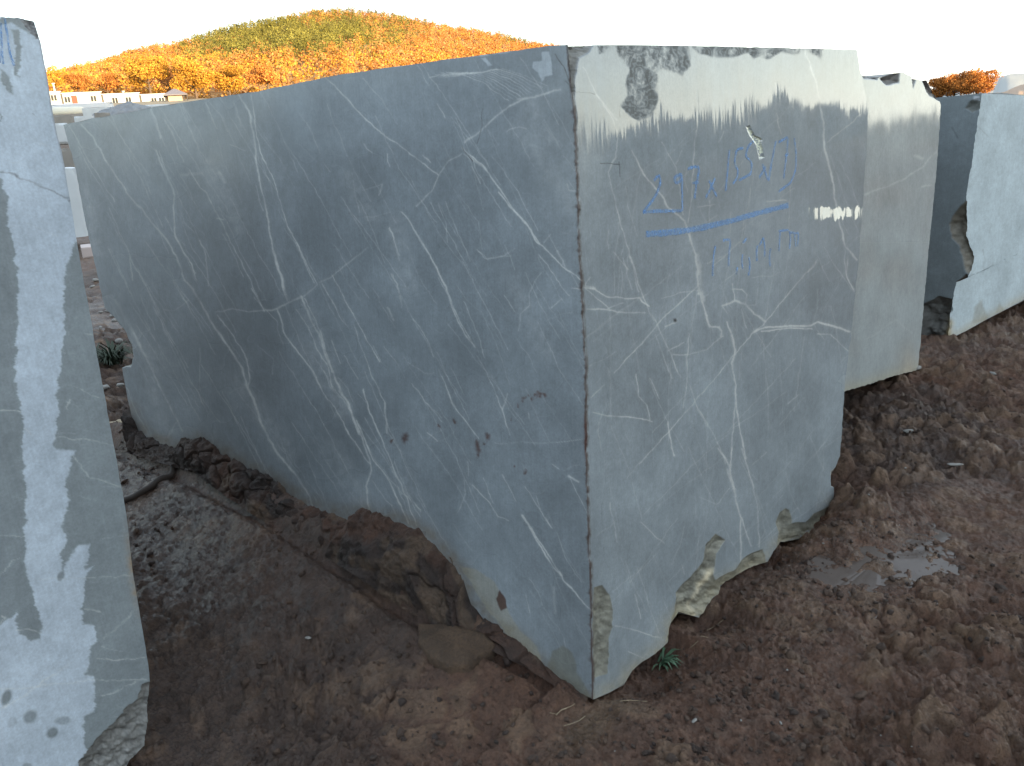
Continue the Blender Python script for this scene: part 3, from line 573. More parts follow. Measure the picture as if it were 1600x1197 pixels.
    top = list(PLg[0, ::4])+list(PRg[0, ::4])+[PRg[0, -1], bt]; bot = list(PLg[-1, ::4])+list(PRg[-1, ::4])+[PRg[-1, -1], bb]
    side = (ends(PRg[:, -1], 5), PLg[0, 0]-PLg[0, -1]); back = (ends(PLg[:, 0], 5), PRg[0, -1]-PRg[0, 0])
    o3 = caps_object('sides', [top[::-1], bot, side, back], M_STONE, None, (.22, .22, .21))
    o = join([o1, o2, o3], 'marble_block')
    tag(o, 'big dark grey veined marble block with blue chalk figures on its end face', 'marble block')
    return o
CONTACT = [(198, 640), (215, 668), (240, 684), (285, 700), (291, 688), (315, 686), (330, 694), (360, 715), (400, 735), (445, 760), (480, 785), (520, 797), (545, 803), (560, 799), (600, 805), (640, 815), (675, 840), (705, 870), (722, 890), (735, 935), (775, 975), (812, 1003), (830, 1022), (860, 1045), (885, 1068), (922, 1094)]
FOOT = [(200, 700), (240, 712), (300, 728), (350, 765), (420, 810), (500, 855), (560, 890), (620, 935), (690, 975), (760, 1000), (820, 1030), (870, 1062), (922, 1096)]
main_block = make_main()

def strokes(name, parent, spec, P0, N, lift=.0016, w=5.0, mat=None):
    """hand-drawn chalk strokes lying on a face; widths in the face's own scale"""
    mb = MB(); rs = random.Random(3)
    for pts, ww in spec:
        p = on_plane(np.array([q[0] for q in pts]), np.array([q[1] for q in pts]), P0, N)+N*lift
        s = np.concatenate([[0], np.cumsum(np.linalg.norm(np.diff(p, axis=0), axis=1))])
        t = np.linspace(0, s[-1], max(3, int(s[-1]/.008))); q = np.stack([np.interp(t, s, p[:, i]) for i in range(3)], -1)
        if len(pts) > 2:
            for _ in range(3): q[1:-1] = (q[:-2]+2*q[1:-1]+q[2:])/4
        tg = np.gradient(q, axis=0); tg /= np.linalg.norm(tg, axis=1)[:, None]+1e-9; sd = np.cross(N, tg)
        hw = ww*.5*(.75+.5*np.array([rs.random() for _ in t]))
        A_ = q+sd*hw[:, None]; B_ = q-sd*hw[:, None]; n = len(t); D = -N*.001
        V = list(A_)+list(B_)+list(A_+D)+list(B_+D); Fc = []
        for i in range(n-1):
            Fc += [(i, i+1, n+i+1, n+i), (2*n+i, 3*n+i, 3*n+i+1, 2*n+i+1), (i, 2*n+i, 2*n+i+1, i+1), (n+i, n+i+1, 3*n+i+1, 3*n+i)]
        mb.add(V, Fc)
    return mb.build(name, mat or M_PAINT, parent)
ta = (960, 180, 4.603); tb = (1080, 330, 8.0)
sp = []
for pts in ([(285, 470), (300, 435), (330, 430), (330, 500), (290, 590), (205, 700)], [(205, 698), (300, 690), (480, 688)], [(480, 425), (430, 440), (425, 480), (460, 495), (482, 450)], [(484, 430), (485, 560), (487, 690)], [(525, 388), (570, 370), (612, 372), (590, 480), (575, 600)], [(560, 490), (605, 478)],
            [(655, 595), (690, 530), (722, 455)], [(680, 470), (705, 530), (735, 585)], [(825, 250), (812, 400), (798, 545)], [(925, 238), (875, 245), (860, 360), (888, 385), (885, 450), (850, 492)], [(1000, 185), (955, 230), (940, 300), (985, 330), (985, 420), (895, 468)],
            [(1062, 355), (1085, 410), (1100, 465)], [(1085, 370), (1040, 450)], [(1160, 185), (1130, 330), (1108, 475)], [(1180, 195), (1248, 155), (1235, 300), (1215, 455)], [(1225, 290), (1250, 280)], [(1292, 165), (1305, 270), (1302, 400), (1265, 490), (1180, 548)]): sp.append((T(*ta, pts), .0085))
sp.append((T(*ta, [(225, 855), (350, 848), (500, 832), (650, 805), (850, 758), (1000, 712), (1250, 648)]), .017))
for pts in ([(300, 435), (270, 600), (265, 810)], [(395, 365), (490, 345), (470, 520), (465, 690)], [(575, 700), (560, 790)], [(640, 540), (622, 640), (640, 720)], [(690, 340), (640, 400)], [(720, 580), (735, 690), (712, 805)], [(825, 430), (808, 540), (820, 625)], [(900, 330), (850, 430)], [(900, 335), (920, 450), (915, 570)], [(990, 465), (970, 570), (985, 690)], [(1090, 250), (1150, 240), (1215, 232)], [(1110, 250), (1100, 370), (1093, 500)], [(1225, 250), (1240, 350), (1225, 470)], [(1230, 270), (1290, 260), (1300, 440)], [(1300, 280), (1345, 260), (1325, 440)]): sp.append((T(*tb, pts), .0075))
strokes('chalk_writing', main_block, sp, NB, NR)

# ================================================================== LEFT BLOCK
LB_TOP = [(-190, 20), (-60, 24), (0, 27), (30, 28), (54, 33)]
LB_R = [(54, 33), (62, 60), (72, 110), (85, 190), (97, 240), (108, 305), (122, 390), (140, 490), (160, 600), (182, 720), (197, 800), (208, 900), (220, 970), (232, 1040), (235, 1070), (233, 1140), (231, 1170), (214, 1188), (205, 1197), (200, 1215)]
def make_left():
    nu, nv = 300, 760
    G = coons(lambda u: resample(LB_TOP, u, 1, 2), lambda u: resample([(-60, 1230), (200, 1215)], u), lambda v: resample([(-190, 20), (-60, 1230)], v), lambda v: resample(LB_R, v, .9, 21), nu, nv)
    cv = Canvas(G, (.47, .545, .615), 3.4, 61); cv.x = cv.x+(fbm(cv.x0/90, cv.y0/11, 5, 161, .75)-.5)*15; cv.vw = .7; cv.vk = .75
    cv.col *= (.92+.16*cv.nl)[:, None]
    big = fbm(cv.x0/50, cv.y0/90, 3, 12); cv.col *= (.93+.14*big)[:, None]
    cv.gloss[:] = .10
    wet = [[(0, 20), (54, 26), (64, 60), (56, 58), (36, 44), (20, 34), (0, 40)], [(19, 46), (30, 44), (32, 105), (29, 122), (24, 119), (22, 80)], [(0, 108), (11, 118), (21, 140), (19, 148), (12, 141), (0, 122)], [(0, 170), (4, 180), (2, 190), (0, 192)],
        [(-200, 283), (0, 280), (8, 300), (14, 345), (22, 385), (28, 430), (27, 500), (24, 560), (24, 600), (33, 640), (36, 690), (40, 760), (37, 830), (40, 880), (48, 910), (55, 945), (66, 975), (62, 998), (45, 1001), (28, 988), (24, 958), (0, 976), (-200, 990)],
        [(124, 372), (112, 384), (102, 440), (99, 520), (92, 590), (90, 640), (86, 703), (118, 705), (106, 750), (108, 790), (97, 820), (103, 838), (95, 862), (100, 880), (92, 905), (104, 880), (118, 855), (140, 848), (134, 890), (148, 884), (133, 900), (130, 930), (129, 975), (150, 978), (150, 1002), (143, 1012), (140, 1040), (132, 1054), (149, 1058), (148, 1112), (134, 1122), (131, 1165), (145, 1190), (300, 1190), (300, 800), (250, 600), (170, 380)]]
    for P in wet:
        m = np.clip(cv.poly(P)/3+.5, 0, 1); cv.mix(m*.95, (.225, .262, .275)); cv.gloss = np.maximum(cv.gloss, m*.35)
    m = np.clip(cv.poly(wet[4])/8, 0, 1); cv.mix(m*.5, (.215, .25, .268))
    for x, y, a, b, k in ((10, 1090, 8, 13, .9), (47, 1120, 11, 11, .8), (82, 1145, 9, 9, .9), (98, 1126, 13, 7, .55), (95, 900, 6, 8, .8), (19, 1128, 8, 9, .3), (42, 1196, 8, 4, .6)):
        d = np.hypot((cv.x0-x+(cv.y0-y)*.25)/a, (cv.y0-y)/b); cv.mix(np.clip((1.15-d)*2.2, 0, 1)*k, (.19, .22, .23))
    for pts, w, k in (([(0, 1110), (60, 1072), (108, 1038)], 5, .6), ([(0, 1078), (60, 1073), (140, 1062), (232, 1063)], 3, .5), ([(152, 1030), (190, 1031), (230, 1026)], 2.6, .5), ([(160, 1088), (190, 1077), (215, 1065)], 3, .45), ([(0, 962), (8, 965), (0, 972)], 3, .7), ([(25, 986), (45, 983), (64, 988)], 3, .6), ([(0, 640), (32, 645)], 3, .6), ([(36, 672), (50, 682)], 3, .4), ([(60, 905), (215, 900)], 2.5, .35),
        ([(0, 835), (40, 838)], 2.4, .4), ([(110, 600), (150, 620)], 3, .4), ([(85, 682), (150, 688), (190, 700)], 2.6, .35), ([(118, 715), (140, 745), (190, 760)], 3, .4), ([(104, 640), (110, 626)], 5, .8), ([(130, 520), (155, 525)], 3, .3), ([(136, 952), (160, 958)], 4, .5), ([(160, 998), (222, 946)], 5, .3), ([(0, 900), (30, 870)], 3, .3), ([(40, 348), (90, 368)], 2.4, .35), ([(10, 250), (80, 270)], 2.4, .2), ([(30, 205), (95, 240)], 2.4, .2)):
        cv.vein(pts, w, k, (.62, .66, .66))
    for _ in range(60):
        x = RNG.uniform(0, 200); y = RNG.uniform(100, 1150); l = RNG.uniform(10, 50); cv.vein([(x, y), (x+l, y+l*RNG.uniform(-.3, .5))], 2.2, RNG.uniform(.08, .25), (.6, .64, .66))
    cv.vein([(-10, 265), (0, 268), (20, 273), (45, 282), (80, 298), (110, 314)], 4.5, .8, (.16, .165, .17), False)
    cv.vein([(48, 178), (54, 184)], 2, .6, (.15, .16, .17), False)
    e = np.interp(cv.y0, [p[1] for p in LB_R], [p[0] for p in LB_R])-cv.x0
    cv.mix(np.exp(-(e/7)**2)*sstep(790, 900, cv.y0)*(1-sstep(900, 990, cv.y0))*.6*cv.n*1.5, (.35, .24, .13))
    cv.mix(np.clip(1.2-e/3, 0, 1)*.5*(1-sstep(200, 330, cv.y0)), (.14, .12, .12))
    cv.chip([(240, 1060), (226, 1070), (215, 1088), (192, 1112), (172, 1135), (155, 1150), (134, 1172), (120, 1200), (110, 1235), (260, 1235)], .022, (.25, .255, .245), 26)
    cv.chip([(30, 26), (56, 30), (64, 62), (58, 62), (44, 46)], .012, (.27, .275, .28), 10)
    P, a = face_patch(G, LBC, N_LB, cv); f = outward(P, grid_faces(nv, nu, False), N_LB)
    o1 = mesh_obj('face', P, f, M_STONE, smooth=True, attrs=a); g = P.reshape(nv, nu, 3)
    dv = -norm(np.array([N_LB[0], N_LB[1], 0]))*1.7+np.array([-.12, 0, 0])
    o2 = caps_object('sides', [(ends(g[0], 4), dv), (ends(g[:, -1], 6), dv), (ends(g[-1], 4), dv), (ends(g[:, 0], 6), dv), [g[0, 0]+dv, g[0, -1]+dv, g[-1, -1]+dv, g[-1, 0]+dv]], M_STONE, None, (.3, .31, .31))
    o = join([o1, o2], 'marble_block'); tag(o, 'pale blue-grey marble block with dark wet streaks, cut by the left picture edge', 'marble block')
    strokes('chalk_mark', o, [([(7, 29), (10, 46), (15, 85), (22, 103)], .0045), ([(1, 36), (2, 60), (3, 85), (5, 100)], .004), ([(-1, 75), (0, 98)], .003)], LBC, N_LB)
    return o
left_block = make_left()

# ================================================================== SECOND AND THIRD BLOCKS ON THE RIGHT
def make_second():
    nu, nv = 150, 380
    top = [(1318, 96), (1346, 116), (1372, 121), (1392, 116), (1410, 113), (1422, 119), (1432, 124), (1448, 126), (1460, 140), (1467, 152), (1470, 165)]
    right = [(1470, 165), (1467, 220), (1460, 300), (1452, 380), (1444, 470), (1438, 540), (1434, 578)]
    bot = [(1276, 630), (1318, 612), (1350, 603), (1395, 588), (1434, 578)]
    G = coons(lambda u: resample(top, u, 1.5, 33), lambda u: resample(bot, u, 1.5, 35), lambda v: resample([(1318, 96), (1276, 630)], v), lambda v: resample(right, v, .8, 37), nu, nv)
    cv = Canvas(G, (.275, .305, .308), 2, 71); cv.col *= (.88+.24*cv.nl)[:, None]
    b = fbm(cv.x0/40, cv.y0/60, 3, 5); cv.mix(np.clip(b*2-.8, 0, 1)*.35, (.27, .25, .225))
    for pts, w, k in (([(1350, 304), (1400, 287), (1440, 262), (1465, 235)], 4, .4), ([(1430, 245), (1440, 248)], 9, .5), ([(1440, 292), (1455, 288)], 4, .6), ([(1355, 530), (1400, 500), (1425, 520)], 4, .2)): cv.vein(pts, w, k)
    d = cv.dist(bot, 40); cv.mix(np.exp(-(d/12)**2)*.5, (.33, .3, .2))
    cv.mix(np.exp(-((cv.x0-1420)/14)**2)*sstep(520, 575, cv.y0)*.5, (.36, .3, .22))
    cv.gloss *= .72-.45*sstep(300, 420, cv.y0); cv.tilt += .012*(fbm(cv.x0/9, cv.y0/90, 2, 3)-.5)
    for P in ([(1340, 105), (1372, 118), (1370, 124), (1350, 122)], [(1374, 122), (1405, 112), (1404, 130), (1385, 133)], [(1424, 116), (1432, 122), (1427, 138)], [(1440, 122), (1470, 140), (1471, 160), (1452, 150)]): cv.chip(P, .03, (.13, .125, .12), 8)
    P, a = face_patch(G, SB, N_SB, cv); f = outward(P, grid_faces(nv, nu, False), N_SB)
    o1 = mesh_obj('face', P, f, M_STONE, smooth=True, attrs=a); g = P.reshape(nv, nu, 3); dv = np.array([0, 2.4, 0])
    o2 = caps_object('sides', [(ends(g[0], 4), dv), (ends(g[:, -1], 6), dv), (ends(g[-1], 4), dv), (ends(g[:, 0], 6), dv), [g[0, 0]+dv, g[0, -1]+dv, g[-1, -1]+dv, g[-1, 0]+dv]], M_STONE, None, (.2, .2, .19))
    o = join([o1, o2], 'marble_block'); return tag(o, 'brownish grey sawn marble block with a jagged top, standing just right of the big block', 'marble block')
second_block = make_second()
def make_third():
    edge = [(1534, 146), (1526, 200), (1518, 260), (1510, 300), (1509, 340), (1508, 370), (1514, 384), (1518, 395), (1517, 420), (1512, 434), (1494, 441), (1488, 470), (1484, 500), (1481, 531)]
    nu, nv = 110, 330
    top = [(1534, 146), (1565, 145), (1590, 148), (1612, 150), (1700, 158)]; bot = [(1481, 531), (1510, 516), (1545, 496), (1580, 478), (1612, 462), (1680, 430)]
    G = coons(lambda u: resample(top, u, .6, 3), lambda u: resample(bot, u, 1.5, 4), lambda v: resample(edge, v, 1.4, 9), lambda v: resample([(1700, 158), (1680, 430)], v), nu, nv)
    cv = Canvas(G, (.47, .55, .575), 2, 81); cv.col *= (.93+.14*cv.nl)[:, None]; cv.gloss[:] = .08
    for P in ([(1518, 505), (1522, 480), (1534, 468), (1540, 488), (1545, 500)], [(1554, 492), (1560, 472), (1568, 485), (1568, 492)]): cv.mix(np.clip(cv.poly(P)/3+.5, 0, 1)*.6, (.3, .3, .26))
    for pts in ([(1530, 200), (1545, 214)], [(1536, 390), (1540, 410)], [(1548, 350), (1546, 365)], [(1554, 232), (1556, 238)], [(1537, 410), (1535, 428)]): cv.vein(pts, 3, .5, (.2, .22, .22), False)
    d = cv.dist(bot, 30); cv.mix(np.exp(-(d/9)**2)*.5, (.4, .34, .22))
    d = cv.dist([(1484, 505), (1481, 531)], 20); cv.mix(np.exp(-(d/6)**2)*.6, (.45, .33, .14))
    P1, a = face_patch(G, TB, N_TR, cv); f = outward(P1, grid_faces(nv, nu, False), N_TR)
    o1 = mesh_obj('white_face', P1, f, M_STONE, smooth=True, attrs=a); g1 = P1.reshape(nv, nu, 3)
    nu = 70
    G = coons(lambda u: resample([(1405, 158), (1470, 152), (1534, 146)], u), lambda u: resample([(1385, 575), (1430, 553), (1481, 531)], u), lambda v: resample([(1405, 158), (1385, 575)], v), lambda v: resample(edge, v, 1.4, 9), nu, nv)
    cv = Canvas(G, (.165, .195, .208), 2, 91); cv.col *= (.9+.2*cv.nl)[:, None]; cv.gloss[:] = .15  # left face has a darker grey base colour than the white one
    cv.chip([(1515, 310), (1494, 330), (1482, 352), (1488, 372), (1500, 385), (1508, 420), (1520, 436), (1524, 400), (1514, 380), (1512, 320)], .05, (.2, .185, .15), 12)
    cv.chip([(1440, 475), (1466, 464), (1490, 468), (1486, 532), (1430, 558)], .06, (.16, .16, .15), 14)
    cv.chip([(1530, 152), (1532, 172), (1520, 176), (1508, 168), (1515, 158)], .02, (.13, .14, .13), 8)
    cv.chip([(1512, 428), (1494, 440), (1500, 446), (1514, 438)], .03, (.12, .1, .08), 5)
    cv.mix(np.clip(cv.poly([(1520, 150), (1530, 150), (1530, 157), (1520, 157)])/1.5+.5, 0, 1), (.4, .43, .46))
    d = cv.dist([(1486, 505), (1481, 531)], 20); cv.mix(np.exp(-(d/8)**2)*.8, (.35, .25, .09))
    cv.vein([(1488, 200), (1496, 215)], 4, .6, (.05, .06, .06), False)
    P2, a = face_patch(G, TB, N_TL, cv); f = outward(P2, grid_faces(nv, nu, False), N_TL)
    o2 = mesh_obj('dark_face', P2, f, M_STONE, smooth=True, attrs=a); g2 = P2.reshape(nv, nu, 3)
    bt = g1[0, -1]+g2[0, 0]-g1[0, 0]; bb = g1[-1, -1]+g2[-1, 0]-g1[-1, 0]
    o3 = caps_object('sides', [(list(g2[0])+list(g1[0])+[bt])[::-1], list(g2[-1])+list(g1[-1])+[bb], [g1[0, -1], g1[-1, -1], bb, bt], [g2[0, 0], bt, bb, g2[-1, 0]]], M_STONE, None, (.35, .37, .37))
    o = join([o1, o2, o3], 'marble_block'); return tag(o, 'white-faced block at the far right with a dark grey side and a broken corner', 'marble block')
third_block = make_third()

# ================================================================== GROUND
CZ = on_plane(np.array([p[0] for p in CONTACT], float), np.array([p[1] for p in CONTACT], float), NB, NL)
F_OFF = [.07, .07, .08, .09, .10, .11, .11, .10, .085, .065, .045, .03, .015]      # how far the foot of the mud bank stands off the face
FZ = np.array([on_plane(float(p[0]), float(p[1]), NB+NL*o_, NL) for p, o_ in zip(FOOT, F_OFF)])
R_CON = [(927, 1096), (955, 1088), (983, 1066), (1010, 1050), (1040, 1028), (1055, 995), (1062, 970), (1095, 968), (1110, 955), (1130, 919), (1160, 898), (1205, 876), (1212, 862), (1258, 843), (1285, 818), (1301, 790)]
RZ = on_plane(np.array([p[0] for p in R_CON], float), np.array([p[1] for p in R_CON], float), NB, NR)
_oc = np.argsort(CZ[:, 1]); _of = np.argsort(FZ[:, 1]); _or = np.argsort(RZ[:, 0])
def seg_d(x, y, pts):
    d = np.full(x.shape, 1e9)
    for a, b in zip(pts[:-1], pts[1:]):
        ab = b-a; t = np.clip(((x-a[0])*ab[0]+(y-a[1])*ab[1])/(ab@ab), 0, 1); d = np.minimum(d, np.hypot(x-a[0]-t*ab[0], y-a[1]-t*ab[1]))
    return d
def gpts(px): q = on_z(np.array([p[0] for p in px], float), np.array([p[1] for p in px], float)); return [p[:2] for p in q]
P_POOL = on_z(1372., 862.); P_POOL2 = on_z(925., 1122.); P_HOLE = on_z(1020., 1048.)
WETL = gpts([(205, 770), (235, 880), (235, 980), (250, 1080), (300, 1130)]); TRACK = gpts([(215, 770), (300, 880), (330, 1000), (240, 1180)]); TR2 = gpts([(420, 800), (600, 960), (640, 1060)])
def far_height(x, y):
    dx = x-CAM[0]; dy = y-CAM[1]; d = np.hypot(dx, dy); az = np.degrees(np.arctan2(dy, dx))
    left = sstep(38, 58, az)*(1-sstep(110, 150, az))
    return left*(np.clip(d-14, 0, 150)/146*10.0*np.clip((d-14)/40, 0, 1)**.35)
def ground_height(x, y, detail=True):
    d = np.hypot(x-CAM[0], y-CAM[1])
    z = far_height(x, y)
    near = np.exp(-d/18.0)
    z = z+(fbm(x*.9+5, y*.9, 3, 200)-.5)*.10*np.clip((d-.5)/2, 0, 1)
    info = {}
    if detail:
        # berm of mud leaning on the long face
        hc = np.interp(y, CZ[_oc, 1], CZ[_oc, 2]); zf = np.interp(y, FZ[_of, 1], FZ[_of, 2])
        xc = np.interp(y, CZ[_oc, 1], CZ[_oc, 0]); xf = np.interp(y, FZ[_of, 1], FZ[_of, 0])
        wd = np.maximum(xc-xf, .03); t = np.clip((xc-x)/wd, -1, 2)
        inb = sstep(-.02, .08, y)*(1-sstep(3.2, 4.2, y)); sk = inb+sstep(3.2, 4.2, y)*(1-sstep(7, 14, y))
        z = z+zf*sk*np.exp(-np.clip(xf-x, 0, 9)/.34)*np.exp(-np.clip(x-.6, 0, 9)/.6)
        z = z+np.clip((hc-zf)*.45, 0, .2)*np.clip(1-np.abs(t), 0, 1)*inb*(1-sstep(2.9, 3.3, y))
        groove = np.exp(-((t-1.04)*wd/.035)**2)*inb; z = z-groove*.06*(hc > .015)
        # ground along the end face
        zr = np.interp(x, RZ[_or, 0], RZ[_or, 2]); dy = np.clip(-(y-0.0), -.2, 3)
        k = np.exp(-np.clip(dy, 0, 3)/.16)*sstep(-.02, .06, x)*(1-sstep(1.7, 2.1, x))*(y < .6); z = z*(1-k)+(zr-.012)*k
        dh = np.hypot((x-P_HOLE[0])/.09, (y-P_HOLE[1])/.06); z = z-np.exp(-dh**2)*.06
        pool = np.hypot((x-P_POOL[0])/.34, (y-P_POOL[1])/.17); z = z*(1-np.exp(-pool**2))-.028*np.exp(-pool**2)
        pool2 = np.hypot((x-P_POOL2[0])/.17, (y-P_POOL2[1])/.07); z = z*(1-np.exp(-pool2**2))-.022*np.exp(-pool2**2)
        # where wheels pressed the mud flat
        flat = np.clip(np.exp(-(seg_d(x, y, TRACK)/.36)**2)+np.exp(-(seg_d(x, y, TR2)/.16)**2)*.5, 0, 1)
        smear = np.exp(-(t-.5)**2/.15)*inb
        crumb = sstep(.40, .62, fbm(x*1.15+2, y*1.15, 3, 77))
        wx = x+(fbm(x*5, y*5, 3, 9)-.5)*.16+(fbm(x*18, y*18, 2, 10)-.5)*.05; wy = y+(fbm(x*5+9, y*5, 3, 19)-.5)*.16+(fbm(x*18+5, y*18, 2, 20)-.5)*.05
        f1, f2, cid = worley(wx*8, wy*8, 31)
        clod = sstep(.0, .30, f2-f1)*(cid > .5)*(cid-.35)
        g1, g2, gid = worley(wx*21+3, wy*21, 51)
        clod2 = sstep(.0, .30, g2-g1)*(gid > .4)*(gid-.3)
        rid = 1-np.abs(2*fbm(wx*3.6, wy*3.6, 5, 88, .55)-1)
        rough = (1-.35*flat)*(1-.6*smear)*(.28+1.0*crumb)
        bumps = clod*.040+clod2*.028+(rid-.8)*.065+(fbm(x*22, y*22, 4, 66, .65)-.5)*.040
        z = z+(fbm(wx*1.9, wy*1.9, 3, 133)-.5)*.09*np.clip((d-.8), 0, 1)*(1-.5*inb)
        crack = np.exp(-((f2-f1)/.06)**2)*(fbm(x*2.1, y*2.1, 2, 4) > .5)*.016
        # streaks left by dragging, along the row
        ca, sa = math.cos(math.radians(58)), math.sin(math.radians(58)); u = x*ca+y*sa; v = -x*sa+y*ca
        bumps = bumps*(1-.3*flat)+flat*(fbm(u*7, v*34, 4, 15)-.5)*.035
        fade = np.clip(1.25-d/26, .15, 1)
        grit = (np.abs(fbm(x*38, y*38, 3, 67, .6)-.5)-.1)*-.05+(vnoise(x*95, y*95, 71)-.5)*.007
        z = z+(bumps*rough-crack*rough+grit*np.clip(.4+1.3*fbm(x*3, y*3, 2, 72)-.2, .2, 1.2)*.8)*fade*(1-.45*np.exp(-pool**4))
        lb = np.hypot(x-LBC[0]-.1, y-LBC[1]+.1); z = z-.15*np.exp(-(lb/.42)**2)
        info = dict(crumb=crumb, flat=flat, pool=pool, pool2=pool2, berm=inb*np.clip(1-np.abs(t-.5), 0, 1), cid=cid, hi=clod, groove=groove, t=t, inb=inb)
    return z, info
def make_ground():
    th = np.concatenate([np.radians(np.arange(3.0, 84.0, .155)), np.radians(np.arange(84.0, 363.0, 2.6))])
    r = [0.25, .5, .75, .9, 1.0, 1.1]
    while r[-1] < 6: r.append(r[-1]*1.0031)
    while r[-1] < 40: r.append(r[-1]*1.008)
    while r[-1] < 5200: r.append(r[-1]*1.05)
    r = np.array(r); R, TH = np.meshgrid(r, th, indexing='ij')
    x = (CAM[0]+R*np.cos(TH)).ravel(); y = (CAM[1]+R*np.sin(TH)).ravel()
    z, I = ground_height(x, y)
    nr, na = R.shape
    i = np.arange(nr-1)[:, None]*na; j = np.arange(na)[None]; j2 = (j+1) % na
    q = np.stack([i+j, i+na+j, i+na+j2, i+j2], -1).reshape(-1, 4)
    V = np.stack([x, y, z], -1)
    c = np.concatenate([V, [[CAM[0], CAM[1], z[:na].mean()]]]);
    d = np.hypot(x-CAM[0], y-CAM[1])
    tone = fbm(x*.8, y*.8, 4, 7); t2 = fbm(x*5, y*5, 3, 8)
    dark = np.array([.053, .031, .0215]); red = np.array([.094, .048, .029]); dry = np.array([.140, .086, .052])
    k = sstep(.35, .65, tone)[:, None]; col = dark*(1-k)+red*k
    k = (np.clip(I['hi']*3, 0, 1)*sstep(.45, .6, t2+.1*I['cid'])+.5*I['crumb']*sstep(.5, .7, fbm(x*14, y*14, 3, 61)))[:, None]*.7; col = col*(1-k)+dry*k
    k = (I['flat']*.5)[:, None]; col = col*(1-k)+np.array([.074, .051, .039])*k
    k = (np.exp(-I['pool2']**2)*.7)[:, None]; col = col*(1-k)+np.array([.10, .068, .04])*k
    k = (np.clip(I['berm'], 0, 1)*sstep(.35, .6, fbm(x*4, y*4, 3, 99)))[:, None]*.8; col = col*(1-k)+np.array([.075, .037, .023])*k
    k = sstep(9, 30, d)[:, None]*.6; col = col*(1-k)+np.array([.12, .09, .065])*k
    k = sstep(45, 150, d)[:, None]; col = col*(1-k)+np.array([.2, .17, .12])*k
    wet = np.clip(.48+1.1*(fbm(x*1.7+3, y*1.7, 3, 23)-.5)+.55*I['flat']*fbm(x*6, y*6, 3, 3)*1.6+np.exp(-I['pool']**2/1.4)*1.2+np.exp(-I['pool2']**2/1.5)*1.0+np.exp(-(seg_d(x, y, WETL)/.17)**2)*.9, 0, 1.12)*np.clip(1.2-d/30, 0, 1)
    return tag(mesh_obj('ground', V, q[:, ::-1].copy() if np.cross(V[q[9, 1]]-V[q[9, 0]], V[q[9, 2]]-V[q[9, 0]])[2] < 0 else q, M_MUD, smooth=True, attrs=dict(col=col, wet=wet)), kind='structure')
ground = make_ground()
def gz(x, y): return float(ground_height(np.array([float(x)]), np.array([float(y)]))[0][0])
def on_g(px, py):
    z = 0.0
    for _ in range(6): p = on_z(float(px), float(py), z); z = .5*z+.5*gz(p[0], p[1])
    return p
def puddle():
    mt, n, p = newmat('silty_water'); tc = N_(n, 'ShaderNodeTexCoord'); ns = noise_node(n, 11, 5, .6, tc.outputs['Object'])
    mx = N_(n, 'ShaderNodeMixRGB'); L_(n, ns.outputs[0], mx.inputs[0]); mx.inputs[1].default_value = (.05, .036, .029, 1); mx.inputs[2].default_value = (.10, .078, .066, 1)
    L_(n, mx.outputs[0], p.inputs['Base Color']); p.inputs['Roughness'].default_value = .12; p.inputs['IOR'].default_value = 1.36
    b = N_(n, 'ShaderNodeBump'); b.inputs['Strength'].default_value = .15; b.inputs['Distance'].default_value = .01; L_(n, ns.outputs[0], b.inputs['Height']); L_(n, b.outputs[0], p.inputs['Normal'])
    aa, rr = np.meshgrid(np.linspace(0, 6.28, 60), np.linspace(.02, 1, 25)); zz = ground_height((P_POOL[0]+.34*rr*np.cos(aa)).ravel(), (P_POOL[1]+.19*rr*np.sin(aa)).ravel())[0]
    zw = float(np.percentile(zz, 52)); k = 90; a = np.linspace(0, 2*math.pi, k, endpoint=False); r = .8+.9*(fbm(np.cos(a)*3+5, np.sin(a)*3+5, 4, 3)-.5)
    V = [(P_POOL[0]+.02, P_POOL[1], zw)]+[(P_POOL[0]+.02+.50*r[i]*math.cos(a[i]), P_POOL[1]+.27*r[i]*math.sin(a[i]), zw-.008) for i in range(k)]
    tag(mesh_obj('puddle', V, [(0, i+1, (i+1) % k+1) for i in range(k)], mt), kind='structure')
puddle()
# ------------------------------------------------------------------ rocks: irregular shapes
def rock_template(seed, sub=2, rough=.35):
    import bmesh
    bm = bmesh.new(); bmesh.ops.create_icosphere(bm, subdivisions=sub, radius=1.0)
    V = np.array([v.co[:] for v in bm.verts]); Fc = np.array([[v.index for v in f.verts] for f in bm.faces]); bm.free()
    r = 1+rough*2*(fbm(V[:, 0]*1.3+seed*7.1+V[:, 2]*.9, V[:, 1]*1.3-V[:, 2]*1.1+seed*3.3, 4, seed)-.5)
    V = V*r[:, None]
    rs = np.random.default_rng(seed)
    for _ in range(6):                                     # flat fracture faces
        n = norm(rs.normal(size=3)); dd = V@n; lim = rs.uniform(.55, .85); V = V-np.maximum(dd-lim, 0)[:, None]*n*.85
    return V, Fc
ROCKS = [rock_template(i, 2) for i in range(10)]; CLODS = [rock_template(i+40, 2, .75) for i in range(10)]
def rot(rs):
    q = rs.normal(size=4); q /= np.linalg.norm(q); w, x, y, z = q
    return np.array([[1-2*(y*y+z*z), 2*(x*y-z*w), 2*(x*z+y*w)], [2*(x*y+z*w), 1-2*(x*x+z*z), 2*(y*z-x*w)], [2*(x*z-y*w), 2*(y*z+x*w), 1-2*(x*x+y*y)]])
